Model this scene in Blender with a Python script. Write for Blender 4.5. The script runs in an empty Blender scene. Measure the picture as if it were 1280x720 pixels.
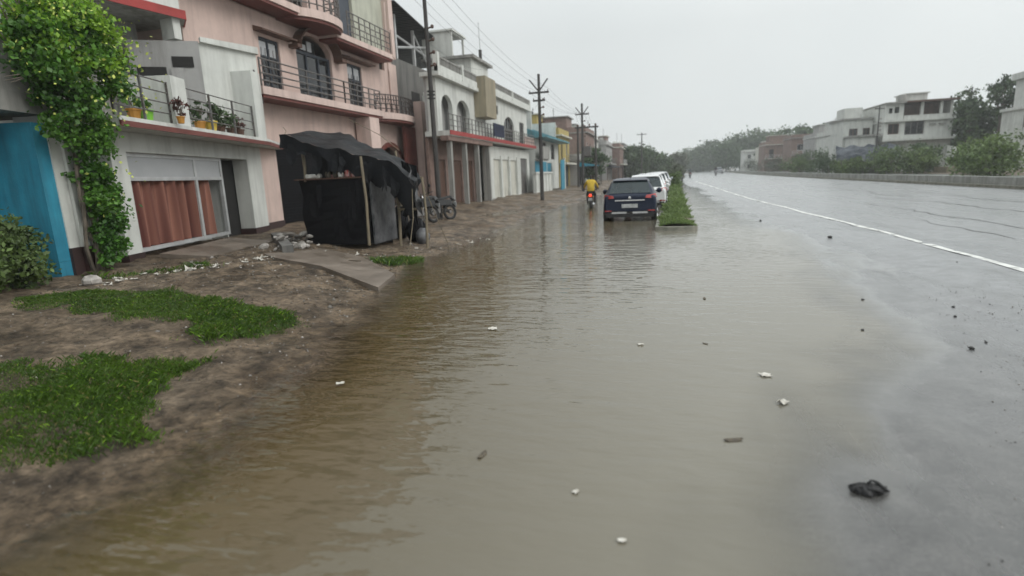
import bpy, math, random
import numpy as np
from mathutils import Vector, Matrix

rnd = random.Random(7)
C = bpy.context.scene.collection
R_ = math.radians

# ------------------------------------------------------------------ camera
cam_d = bpy.data.cameras.new('camera')
cam = bpy.data.objects.new('camera', cam_d)
C.objects.link(cam)
cam_d.sensor_width = 36.0
cam_d.lens = 36.0 * 690.0 / 1280.0
cam_d.clip_start = 0.05
cam_d.clip_end = 4000.0
CAM_H = 1.62
_right = Vector((0.966021, 0.254902, -0.042757)); _fwd = Vector((-0.258270, 0.945603, -0.197818)); _up = Vector((-0.009993, 0.202140, 0.979306))
_m = Matrix((_right, _up, -_fwd)).transposed().to_4x4()
_m.translation = (0, 0, CAM_H)
cam.matrix_world = _m
cam_d.dof.use_dof = True
cam_d.dof.focus_distance = 7.0
cam_d.dof.aperture_fstop = 0.9
bpy.context.scene.camera = cam

# ------------------------------------------------------------------ sky, sun, exposure
SUN_EL, SUN_AZ = R_(38), R_(98)          # azimuth clockwise from +Y
world = bpy.data.worlds.new("World")
bpy.context.scene.world = world
world.use_nodes = True
nt = world.node_tree
bg = nt.nodes['Background']
sky = nt.nodes.new('ShaderNodeTexSky')
sky.sky_type = 'NISHITA'
sky.sun_disc = False
sky.sun_elevation = SUN_EL
sky.sun_rotation = SUN_AZ
sky.dust_density = 6.0
hs = nt.nodes.new('ShaderNodeHueSaturation')
hs.inputs['Saturation'].default_value = 0.25
nt.links.new(sky.outputs[0], hs.inputs['Color'])
tc = nt.nodes.new('ShaderNodeTexCoord')
cn = nt.nodes.new('ShaderNodeTexNoise')
cn.inputs['Scale'].default_value = 1.6
cn.inputs['Detail'].default_value = 3
nt.links.new(tc.outputs['Generated'], cn.inputs['Vector'])
cr = nt.nodes.new('ShaderNodeValToRGB')
cr.color_ramp.elements[0].position = 0.3
cr.color_ramp.elements[0].color = (6.4, 6.85, 6.95, 1)
cr.color_ramp.elements[1].position = 0.7
cr.color_ramp.elements[1].color = (7.75, 8.1, 8.05, 1)
nt.links.new(cn.outputs['Fac'], cr.inputs['Fac'])
mx = nt.nodes.new('ShaderNodeMixRGB')
mx.inputs[0].default_value = 0.9           # the cloud deck over the clear sky
nt.links.new(hs.outputs[0], mx.inputs[1])
nt.links.new(cr.outputs[0], mx.inputs[2])
dt = nt.nodes.new('ShaderNodeVectorMath'); dt.operation = 'DOT_PRODUCT'      # cloud a little brighter on the side of the hidden sun
dt.inputs[1].default_value = (math.sin(SUN_AZ), math.cos(SUN_AZ), 0.25)
nt.links.new(tc.outputs['Generated'], dt.inputs[0])
md_ = nt.nodes.new('ShaderNodeMath'); md_.operation = 'MULTIPLY_ADD'; md_.inputs[1].default_value = 0.20; md_.inputs[2].default_value = 1.07
nt.links.new(dt.outputs['Value'], md_.inputs[0])
ml_ = nt.nodes.new('ShaderNodeVectorMath'); ml_.operation = 'SCALE'
nt.links.new(mx.outputs[0], ml_.inputs[0]); 
sz_ = nt.nodes.new('ShaderNodeSeparateXYZ'); nt.links.new(tc.outputs['Generated'], sz_.inputs[0])
ov_ = nt.nodes.new('ShaderNodeMapRange')                                          # an overcast deck is brighter overhead than at the horizon
ov_.inputs['From Min'].default_value = 0.22; ov_.inputs['From Max'].default_value = 1.0; ov_.inputs['To Min'].default_value = 1.0; ov_.inputs['To Max'].default_value = 2.1
nt.links.new(sz_.outputs['Z'], ov_.inputs['Value'])
mo_ = nt.nodes.new('ShaderNodeMath'); mo_.operation = 'MULTIPLY'; nt.links.new(md_.outputs[0], mo_.inputs[0]); nt.links.new(ov_.outputs[0], mo_.inputs[1])
nt.links.new(mo_.outputs[0], ml_.inputs['Scale'])
nt.links.new(ml_.outputs[0], bg.inputs['Color'])
bg.inputs['Strength'].default_value = 0.105
sd = bpy.data.lights.new('sun', 'SUN')
sd.energy = 1.0
sd.angle = R_(32)
sd.color = (1.0, 0.97, 0.92)
sun = bpy.data.objects.new('sun', sd)
C.objects.link(sun)
_sdir = Vector((math.sin(SUN_AZ) * math.cos(SUN_EL), math.cos(SUN_AZ) * math.cos(SUN_EL), math.sin(SUN_EL)))
sun.rotation_euler = _sdir.to_track_quat('Z', 'Y').to_euler()
sun.location = (20, -10, 40)
vs = bpy.context.scene.view_settings
vs.view_transform = 'Standard'; vs.look = 'None'; vs.exposure = 0.0; vs.gamma = 1.0
bpy.context.scene.render.filter_size = 1.9
bpy.context.scene.cycles.volume_bounces = 1
bpy.context.scene.cycles.max_bounces = 6
bpy.context.scene.cycles.transparent_max_bounces = 16

# ------------------------------------------------------------------ materials
def N(t, kind, **kw):
    n = t.nodes.new(kind)
    for k, v in kw.items():
        n.inputs[k].default_value = v
    return n
def mat(name, col, col2=None, rough=0.8, scale=3.0, bump=0.0, bscale=30.0, spec=0.5, metal=0.0, streak=None, sfac=0.6,
        rough2=None, coat=0.0, island=0.0, stretch=(1, 1, 1), detail=6, lo=0.35, hi=0.65, trans=0.0, emit=None, estr=0):
    m = bpy.data.materials.new(name); m.use_nodes = True
    t = m.node_tree; L = t.links.new
    b = t.nodes['Principled BSDF']
    b.inputs['Roughness'].default_value = rough
    b.inputs['Metallic'].default_value = metal
    b.inputs['Specular IOR Level'].default_value = spec
    b.inputs['Coat Weight'].default_value = coat
    b.inputs['Coat Roughness'].default_value = 0.05
    if emit:
        b.inputs['Emission Color'].default_value = (*emit, 1); b.inputs['Emission Strength'].default_value = estr
    co = t.nodes.new('ShaderNodeTexCoord'); oi = t.nodes.new('ShaderNodeObjectInfo')
    ad = t.nodes.new('ShaderNodeVectorMath'); ad.operation = 'ADD'
    sc = t.nodes.new('ShaderNodeVectorMath'); sc.operation = 'SCALE'
    cx_ = t.nodes.new('ShaderNodeCombineXYZ')
    for k in 'XYZ': L(oi.outputs['Random'], cx_.inputs[k])
    sc.inputs['Scale'].default_value = 37.0
    L(cx_.outputs[0], sc.inputs[0]); L(co.outputs['Object'], ad.inputs[0]); L(sc.outputs[0], ad.inputs[1])
    mp = t.nodes.new('ShaderNodeMapping'); mp.inputs['Scale'].default_value = stretch
    L(ad.outputs[0], mp.inputs['Vector'])
    col2 = col2 or tuple(c * 0.72 for c in col)
    n1 = N(t, 'ShaderNodeTexNoise', Scale=scale, Detail=detail, Roughness=0.6)
    L(mp.outputs[0], n1.inputs['Vector'])
    r1 = t.nodes.new('ShaderNodeValToRGB')
    r1.color_ramp.elements[0].position = lo; r1.color_ramp.elements[1].position = hi
    r1.color_ramp.elements[0].color = (*col2, 1); r1.color_ramp.elements[1].color = (*col, 1)
    L(n1.outputs['Fac'], r1.inputs['Fac'])
    out = r1.outputs[0]
    if streak:                                  # rain runs and grime with a shape of their own
        m2 = t.nodes.new('ShaderNodeMapping'); m2.inputs['Scale'].default_value = (2.2, 2.2, 0.22)
        L(ad.outputs[0], m2.inputs['Vector'])
        n2 = N(t, 'ShaderNodeTexNoise', Scale=1.6, Detail=7, Roughness=0.65)
        L(m2.outputs[0], n2.inputs['Vector'])
        r2 = t.nodes.new('ShaderNodeValToRGB')
        r2.color_ramp.elements[0].position = 0.46; r2.color_ramp.elements[0].color = (0, 0, 0, 1)
        r2.color_ramp.elements[1].position = 0.72; r2.color_ramp.elements[1].color = (sfac, sfac, sfac, 1)
        L(n2.outputs['Fac'], r2.inputs['Fac'])
        mm = t.nodes.new('ShaderNodeMixRGB'); mm.inputs[2].default_value = (*streak, 1)
        L(r2.outputs[0], mm.inputs[0]); L(out, mm.inputs[1]); out = mm.outputs[0]
    if island:
        ge = t.nodes.new('ShaderNodeNewGeometry')
        hv = t.nodes.new('ShaderNodeHueSaturation')
        ma = t.nodes.new('ShaderNodeMath'); ma.operation = 'MULTIPLY_ADD'
        ma.inputs[1].default_value = 2 * island; ma.inputs[2].default_value = 1 - island
        L(ge.outputs['Random Per Island'], ma.inputs[0]); L(ma.outputs[0], hv.inputs['Value']); L(out, hv.inputs['Color'])
        out = hv.outputs[0]
    L(out, b.inputs['Base Color'])
    if rough2 is not None:
        mr = t.nodes.new('ShaderNodeMapRange'); mr.inputs['From Min'].default_value = lo; mr.inputs['From Max'].default_value = hi
        mr.inputs['To Min'].default_value = rough2; mr.inputs['To Max'].default_value = rough
        L(n1.outputs['Fac'], mr.inputs['Value']); L(mr.outputs[0], b.inputs['Roughness'])
    if bump:
        n3 = N(t, 'ShaderNodeTexNoise', Scale=bscale, Detail=8, Roughness=0.7)
        L(mp.outputs[0], n3.inputs['Vector'])
        bp = N(t, 'ShaderNodeBump', Strength=1.0, Distance=bump)
        L(n3.outputs['Fac'], bp.inputs['Height']); L(bp.outputs[0], b.inputs['Normal'])
    if trans:
        tr = t.nodes.new('ShaderNodeBsdfTranslucent'); L(out, tr.inputs[0])
        ms = t.nodes.new('ShaderNodeMixShader'); ms.inputs[0].default_value = trans
        L(b.outputs[0], ms.inputs[1]); L(tr.outputs[0], ms.inputs[2])
        L(ms.outputs[0], t.nodes['Material Output'].inputs['Surface'])
    return m

def plaster(name, c, dirt=(0.09, 0.085, 0.075), f=0.55):
    return mat(name, c, tuple(x * 0.84 for x in c), rough=0.85, scale=1.3, bump=0.004, bscale=22, streak=dirt, sfac=f)
M = {
 'white': plaster('white_plaster', (0.59, 0.60, 0.565), (0.13, 0.125, 0.11), 0.36),
 'cream': plaster('cream_plaster', (0.58, 0.57, 0.50)),
 'pink': plaster('pink_plaster', (0.57, 0.435, 0.385), (0.24, 0.18, 0.16), 0.40),
 'pinktrim': plaster('pink_trim_plaster', (0.62, 0.48, 0.43), (0.24, 0.18, 0.16), 0.42),
 'maroon': mat('maroon_paint', (0.16, 0.045, 0.035), rough=0.6, bump=0.002),
 'red': mat('red_paint', (0.32, 0.03, 0.025), rough=0.55, bump=0.002),
 'plinth': mat('dark_maroon_plinth', (0.045, 0.02, 0.02), (0.03, 0.018, 0.016), rough=0.55, bump=0.003),
 'brownwood': mat('brown_wood', (0.11, 0.055, 0.035), (0.06, 0.03, 0.02), rough=0.6, scale=6, stretch=(6, 6, 0.6), bump=0.003),
 'concrete': plaster('grey_concrete', (0.30, 0.295, 0.275), (0.07, 0.065, 0.06), 0.75),
 'darkconc': plaster('blackened_concrete', (0.15, 0.145, 0.135), (0.04, 0.04, 0.038), 0.8),
 'greywall': plaster('grey_plaster', (0.36, 0.355, 0.345), (0.12, 0.11, 0.1), 0.5),
 'greenwall': plaster('pale_green_plaster', (0.44, 0.45, 0.37), (0.15, 0.14, 0.12), 0.5),
 'bluepaint': mat('turquoise_paint', (0.035, 0.28, 0.40), (0.02, 0.19, 0.29), rough=0.6, scale=1.4, bump=0.003, streak=(0.02, 0.07, 0.09), sfac=0.6),
 'teal': mat('teal_sheet_paint', (0.10, 0.29, 0.34), (0.07, 0.21, 0.25), rough=0.5, scale=2, streak=(0.08, 0.09, 0.09), sfac=0.5),
 'yellow': plaster('ochre_plaster', (0.42, 0.33, 0.11), (0.1, 0.09, 0.07), 0.7),
 'greenpaint': plaster('green_paint', (0.12, 0.34, 0.16)),
 'tan': plaster('tan_plaster', (0.30, 0.26, 0.18)),
 'brick': mat('red_brick_wall', (0.23, 0.155, 0.13), (0.16, 0.105, 0.088), rough=0.9, scale=2.5, bump=0.01, bscale=14, streak=(0.09, 0.08, 0.07), sfac=0.6),
 'dark': mat('dark_interior', (0.02, 0.019, 0.018), rough=0.9),  # near-black for unlit rooms and openings, their shade put into the colour; also doors
 'iron': mat('black_iron', (0.025, 0.025, 0.028), (0.05, 0.032, 0.025), rough=0.5, metal=0.0, scale=8),
 'greyiron': mat('grey_painted_iron', (0.13, 0.13, 0.13), (0.08, 0.065, 0.055), rough=0.5, scale=8),
 'alu': mat('pale_aluminium', (0.55, 0.56, 0.56), (0.42, 0.42, 0.42), rough=0.4, metal=0.2),
 'frost': mat('frosted_panel', (0.42, 0.43, 0.44), (0.36, 0.37, 0.38), rough=0.35, scale=1),
 'curtain': mat('fold_banded_curtain', (0.30, 0.135, 0.095), (0.10, 0.03, 0.024), rough=0.9, scale=2.2, stretch=(3.0, .3, .05), bump=0.003, bscale=60, detail=1.5, lo=0.38, hi=0.62),  # vertical light and dark bands put fold shading into the red cloth
 'glassdark': mat('dark_window_glass', (0.02, 0.022, 0.025), (0.012, 0.013, 0.015), rough=0.06, spec=0.6),
 'bluewood': mat('blue_grey_door_paint', (0.035, 0.045, 0.062), (0.02, 0.026, 0.036), rough=0.5),
 'tarp': mat('black_tarpaulin', (0.006, 0.007, 0.009), (0.004, 0.004, 0.005), rough=0.5, scale=2, rough2=0.36, bump=0.02, bscale=5, spec=0.10),
 'tarpgrey': mat('worn_grey_tarpaulin', (0.13, 0.13, 0.135), (0.03, 0.032, 0.036), rough=0.45, scale=4, bump=0.01, bscale=9),
 'blacksheet': mat('black_sheeting', (0.006, 0.006, 0.008), (0.004, 0.004, 0.005), spec=0.08, rough=0.6, bump=0.006, bscale=6),
 'bamboo': mat('weathered_bamboo', (0.22, 0.18, 0.12), (0.12, 0.1, 0.07), rough=0.8, stretch=(8, 8, 0.8)),
 'leaf': mat('vine_leaf', (0.11, 0.25, 0.028), (0.035, 0.11, 0.014), rough=0.5, scale=1.2, island=0.45, trans=0.3, detail=3),
 'leafy': mat('yellow_green_leaf', (0.25, 0.40, 0.035), (0.15, 0.30, 0.025), rough=0.5, scale=2, island=0.3, trans=0.35),
 'flower': mat('yellow_green_flower', (0.50, 0.56, 0.12), rough=0.6, island=0.2),
 'foliage': mat('tree_foliage', (0.07, 0.115, 0.04), (0.03, 0.058, 0.022), rough=0.6, scale=0.5, island=0.45, trans=0.25, detail=3),
 'foliage2': mat('bush_foliage', (0.12, 0.175, 0.045), (0.055, 0.095, 0.025), rough=0.6, scale=0.7, island=0.45, trans=0.25, detail=3),
 'greyfoliage': mat('pale_grey_green_foliage', (0.15, 0.165, 0.115), (0.08, 0.095, 0.065), rough=0.7, scale=0.7, island=0.4, trans=0.2, detail=3),  # paler and greyer than the other foliage
 'redleaf': mat('reddish_houseplant_leaf', (0.14, 0.045, 0.04), (0.05, 0.03, 0.02), rough=0.6, island=0.4, trans=0.2),
 'grass': mat('wet_grass', (0.074, 0.135, 0.014), (0.042, 0.090, 0.009), rough=0.45, scale=1.4, island=0.4, trans=0.3, detail=3),
 'islandgrass': mat('island_grass', (0.18, 0.25, 0.08), (0.11, 0.17, 0.05), rough=0.5, scale=1.4, island=0.4, trans=0.3, detail=3),
 'bark': mat('grey_bark', (0.17, 0.14, 0.11), (0.08, 0.065, 0.05), rough=0.9, scale=5, bump=0.02, bscale=12),
 'pole': mat('dark_utility_pole', (0.045, 0.042, 0.04), (0.03, 0.026, 0.024), rough=0.7, scale=4),
 'insul': mat('brown_insulator', (0.09, 0.045, 0.03), rough=0.25),
 'wire': mat('grey_wire', (0.10, 0.105, 0.11), rough=0.6),
 'navy': mat('navy_car_paint', (0.006, 0.013, 0.034), (0.006, 0.012, 0.031), rough=0.35, spec=0.15, coat=0.25, metal=0.0),
 'carwhite': mat('white_car_paint', (0.66, 0.67, 0.67), (0.6, 0.61, 0.61), rough=0.3, coat=1.0),
 'carsilver': mat('pale_car_paint', (0.42, 0.45, 0.48), rough=0.3, coat=1.0),
 'carglass': mat('tinted_car_glass', (0.010, 0.022, 0.026), (0.008, 0.018, 0.02), rough=0.05, spec=0.5),
 'redlens': mat('red_lamp_lens', (0.40, 0.022, 0.018), (0.3, 0.015, 0.012), rough=0.12, coat=1),
 'taillit': mat('lit_red_tail_lamp', (0.6, 0.03, 0.02), rough=0.2, emit=(1.0, 0.08, 0.03), estr=1.3),
 'clearlens': mat('clear_lamp_lens', (0.5, 0.5, 0.5), rough=0.1, coat=1),
 'chrome': mat('chrome', (0.7, 0.7, 0.7), (0.6, 0.6, 0.6), rough=0.18, metal=1.0),
 'plastic': mat('black_plastic', (0.014, 0.014, 0.015), rough=0.45),
 'rubber': mat('black_rubber', (0.015, 0.015, 0.015), rough=0.8),
 'plate': mat('dirty_number_plate', (0.45, 0.46, 0.46), (0.30, 0.31, 0.31), rough=0.5, scale=9),
 'skin': mat('brown_skin', (0.17, 0.085, 0.05), rough=0.6),
 'shirt_y': mat('yellow_shirt', (0.62, 0.44, 0.045), (0.45, 0.30, 0.03), rough=0.8, scale=6, bump=0.006, bscale=9),
 'shirt_d': mat('dark_shirt', (0.03, 0.03, 0.034), rough=0.8),
 'shirt_b': mat('grey_shirt', (0.09, 0.10, 0.11), rough=0.8),
 'trouser': mat('dark_trousers', (0.025, 0.025, 0.03), rough=0.85),
 'hair': mat('black_hair', (0.012, 0.010, 0.009), rough=0.6),
 'scrap': mat('white_litter', (0.56, 0.54, 0.49), (0.36, 0.33, 0.28), rough=0.6, scale=30),
 'scrapbrown': mat('brown_litter', (0.10, 0.08, 0.05), (0.05, 0.04, 0.03), rough=0.7, scale=30),
 'bluescrap': mat('blue_plastic', (0.05, 0.16, 0.32), rough=0.4),
 'mudconc': mat('mud_covered_concrete', (0.185, 0.150, 0.120), (0.09, 0.070, 0.052), rough=0.6, rough2=0.35, scale=1.6, bump=0.012, bscale=16),
 'stone': mat('grey_stone', (0.20, 0.18, 0.16), (0.11, 0.10, 0.085), rough=0.75, scale=9, bump=0.01),
 'palestone': mat('pale_rubble', (0.42, 0.39, 0.36), (0.24, 0.22, 0.2), rough=0.8, scale=9, bump=0.01),
 'darkstone': mat('dark_wet_stone', (0.035, 0.033, 0.03), rough=0.35, scale=9, bump=0.01),
 'blackcloth': mat('sodden_black_cloth', (0.010, 0.010, 0.011), (0.005, 0.005, 0.005), rough=0.38, scale=20, bump=0.008, bscale=40),
 'potorange': mat('orange_pot', (0.55, 0.26, 0.04), rough=0.5),
 'potyellow': mat('yellow_pot', (0.60, 0.43, 0.06), rough=0.5),
 'potgreen': mat('lime_green_pot', (0.20, 0.50, 0.05), rough=0.4),
 'redgoods': mat('red_packet', (0.40, 0.035, 0.03), (0.5, 0.3, 0.28), rough=0.4, scale=14, lo=0.5, hi=0.6),
 'packet': mat('pale_packet', (0.6, 0.6, 0.58), (0.35, 0.33, 0.3), rough=0.4, scale=14),
 'navycloth': mat('navy_cloth', (0.012, 0.018, 0.05), (0.008, 0.012, 0.03), rough=0.9, bump=0.01, bscale=8),
 'bluetarp': mat('blue_grey_tarpaulin', (0.085, 0.095, 0.11), (0.022, 0.028, 0.038), rough=0.6, spec=.2, scale=1.1, lo=.42, hi=.58, bump=0.03, bscale=3),
 'paint': mat('road_paint', (0.66, 0.66, 0.63), (0.24, 0.24, 0.23), rough=0.45, scale=5, lo=0.36, hi=0.5, rough2=0.25, bump=0.002, bscale=60),
 'kerb': mat('wet_concrete_kerb', (0.25, 0.24, 0.2), (0.12, 0.12, 0.09), rough=0.6, scale=4, bump=0.006, bscale=20),
 'barrier': mat('stained_concrete_barrier', (0.33, 0.33, 0.31), (0.20, 0.20, 0.18), rough=0.8, scale=1.2, streak=(0.09, 0.09, 0.08), sfac=0.7, bump=0.006),
}

# wet ground: bare earth, asphalt and floodwater
def ground_mat():
    m = bpy.data.materials.new('wet_earth'); m.use_nodes = True
    t = m.node_tree; L = t.links.new; b = t.nodes['Principled BSDF']
    co = t.nodes.new('ShaderNodeTexCoord')
    n1 = N(t, 'ShaderNodeTexNoise', Scale=0.55, Detail=8, Roughness=0.62); L(co.outputs['Object'], n1.inputs['Vector'])
    r = t.nodes.new('ShaderNodeValToRGB'); e = r.color_ramp.elements
    e[0].position = 0.30; e[0].color = (0.060, 0.041, 0.025, 1)
    e[1].position = 0.72; e[1].color = (0.190, 0.147, 0.106, 1)
    x = e.new(0.5); x.color = (0.122, 0.091, 0.062, 1)
    L(n1.outputs['Fac'], r.inputs['Fac'])
    n2 = N(t, 'ShaderNodeTexNoise', Scale=14, Detail=9, Roughness=0.75); L(co.outputs['Object'], n2.inputs['Vector'])
    mm = t.nodes.new('ShaderNodeMixRGB'); mm.blend_type = 'OVERLAY'; mm.inputs[0].default_value = 0.7
    k2 = t.nodes.new('ShaderNodeMapRange'); k2.inputs['From Min'].default_value = 0.32; k2.inputs['From Max'].default_value = 0.68; L(n2.outputs['Fac'], k2.inputs['Value'])
    n3 = N(t, 'ShaderNodeTexNoise', Scale=3.2, Detail=6, Roughness=0.65); L(co.outputs['Object'], n3.inputs['Vector'])
    k3 = t.nodes.new('ShaderNodeMapRange'); k3.inputs['From Min'].default_value = 0.34; k3.inputs['From Max'].default_value = 0.62; k3.inputs['To Min'].default_value = 0.06; k3.inputs['To Max'].default_value = 0.78; L(n3.outputs['Fac'], k3.inputs['Value'])
    m0 = t.nodes.new('ShaderNodeMixRGB'); m0.blend_type = 'OVERLAY'; m0.inputs[0].default_value = 0.8; L(r.outputs[0], m0.inputs[1]); L(k3.outputs[0], m0.inputs[2])
    L(m0.outputs[0], mm.inputs[1]); L(k2.outputs[0], mm.inputs[2])
    at = t.nodes.new('ShaderNodeAttribute'); at.attribute_name = 'wet'
    m3 = t.nodes.new('ShaderNodeMixRGB'); m3.blend_type = 'MULTIPLY'; m3.inputs[2].default_value = (0.95, 0.92, 0.86, 1)
    L(at.outputs['Fac'], m3.inputs[0]); L(mm.outputs[0], m3.inputs[1])
    L(m3.outputs[0], b.inputs['Base Color'])
    n4 = N(t, 'ShaderNodeTexNoise', Scale=0.9, Detail=5); L(co.outputs['Object'], n4.inputs['Vector'])
    mr = t.nodes.new('ShaderNodeMapRange'); mr.inputs['From Min'].default_value = 0.35; mr.inputs['From Max'].default_value = 0.62
    mr.inputs['To Min'].default_value = 0.28; mr.inputs['To Max'].default_value = 0.75
    L(n4.outputs['Fac'], mr.inputs['Value'])
    sb = t.nodes.new('ShaderNodeMath'); sb.operation = 'SUBTRACT'; sb.use_clamp = True
    ml = t.nodes.new('ShaderNodeMath'); ml.operation = 'MULTIPLY'; ml.inputs[1].default_value = 0.3
    L(at.outputs['Fac'], ml.inputs[0]); L(mr.outputs[0], sb.inputs[0]); L(ml.outputs[0], sb.inputs[1])
    L(sb.outputs[0], b.inputs['Roughness'])
    b.inputs['Specular IOR Level'].default_value = 0.22
    bp = N(t, 'ShaderNodeBump', Strength=1.0, Distance=0.05); L(n2.outputs['Fac'], bp.inputs['Height']); L(bp.outputs[0], b.inputs['Normal'])
    return m
def asphalt_mat():
    m = bpy.data.materials.new('wet_asphalt'); m.use_nodes = True
    t = m.node_tree; L = t.links.new; b = t.nodes['Principled BSDF']
    co = t.nodes.new('ShaderNodeTexCoord')
    sx = t.nodes.new('ShaderNodeSeparateXYZ'); L(co.outputs['Object'], sx.inputs[0])
    n0 = N(t, 'ShaderNodeTexNoise', Scale=0.8, Detail=6); L(co.outputs['Object'], n0.inputs['Vector'])
    ma = t.nodes.new('ShaderNodeMath'); ma.operation = 'MULTIPLY_ADD'; ma.inputs[1].default_value = 2.2
    L(n0.outputs['Fac'], ma.inputs[0]); L(sx.outputs['X'], ma.inputs[2])
    mr = t.nodes.new('ShaderNodeMapRange'); mr.inputs['From Min'].default_value = 3.0; mr.inputs['From Max'].default_value = 5.4
    L(ma.outputs[0], mr.inputs['Value'])                       # silt washed over the shoulder, cleaner tar on the carriageway
    mp = t.nodes.new('ShaderNodeMapping'); mp.inputs['Scale'].default_value = (1.0, 0.16, 1); L(co.outputs['Object'], mp.inputs['Vector'])
    n1 = N(t, 'ShaderNodeTexNoise', Scale=1.5, Detail=7, Roughness=0.65); L(mp.outputs[0], n1.inputs['Vector'])
    r1 = t.nodes.new('ShaderNodeValToRGB'); e = r1.color_ramp.elements
    e[0].position = 0.3; e[0].color = (0.044, 0.042, 0.039, 1); e[1].position = 0.7; e[1].color = (0.082, 0.078, 0.073, 1)
    L(n1.outputs['Fac'], r1.inputs['Fac'])
    r2 = t.nodes.new('ShaderNodeValToRGB'); e = r2.color_ramp.elements
    e[0].position = 0.36; e[0].color = (0.085, 0.089, 0.094, 1); e[1].position = 0.66; e[1].color = (0.135, 0.139, 0.144, 1)
    L(n1.outputs['Fac'], r2.inputs['Fac'])
    mm = t.nodes.new('ShaderNodeMixRGB'); L(mr.outputs[0], mm.inputs[0]); L(r1.outputs[0], mm.inputs[1]); L(r2.outputs[0], mm.inputs[2])
    n2 = N(t, 'ShaderNodeTexNoise', Scale=60, Detail=6, Roughness=0.8); L(co.outputs['Object'], n2.inputs['Vector'])
    k2 = t.nodes.new('ShaderNodeMapRange'); k2.inputs['From Min'].default_value = 0.3; k2.inputs['From Max'].default_value = 0.7; L(n2.outputs['Fac'], k2.inputs['Value'])
    ov = t.nodes.new('ShaderNodeMixRGB'); ov.blend_type = 'OVERLAY'; ov.inputs[0].default_value = 0.75
    n6 = N(t, 'ShaderNodeTexNoise', Scale=4.5, Detail=5, Roughness=0.7); L(co.outputs['Object'], n6.inputs['Vector'])
    k6 = t.nodes.new('ShaderNodeMapRange'); k6.inputs['From Min'].default_value = 0.36; k6.inputs['From Max'].default_value = 0.64; k6.inputs['To Min'].default_value = 0.25; k6.inputs['To Max'].default_value = 0.75; L(n6.outputs['Fac'], k6.inputs['Value'])
    o6 = t.nodes.new('ShaderNodeMixRGB'); o6.blend_type = 'OVERLAY'; o6.inputs[0].default_value = 0.7; L(mm.outputs[0], o6.inputs[1]); L(k6.outputs[0], o6.inputs[2])
    L(o6.outputs[0], ov.inputs[1]); L(k2.outputs[0], ov.inputs[2])
    L(ov.outputs[0], b.inputs['Base Color'])
    rr = t.nodes.new('ShaderNodeMapRange'); rr.inputs['From Min'].default_value = 0.35; rr.inputs['From Max'].default_value = 0.7
    rr.inputs['To Min'].default_value = 0.22; rr.inputs['To Max'].default_value = 0.42
    L(n1.outputs['Fac'], rr.inputs['Value']); L(rr.outputs[0], b.inputs['Roughness'])
    bp = N(t, 'ShaderNodeBump', Strength=0.9, Distance=0.008); L(n2.outputs['Fac'], bp.inputs['Height']); L(bp.outputs[0], b.inputs['Normal'])
    b.inputs['Specular IOR Level'].default_value = 0.6
    b.inputs['Coat Weight'].default_value = 1.0; b.inputs['Coat Roughness'].default_value = 0.27; b.inputs['Coat IOR'].default_value = 1.42
    return m
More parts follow.
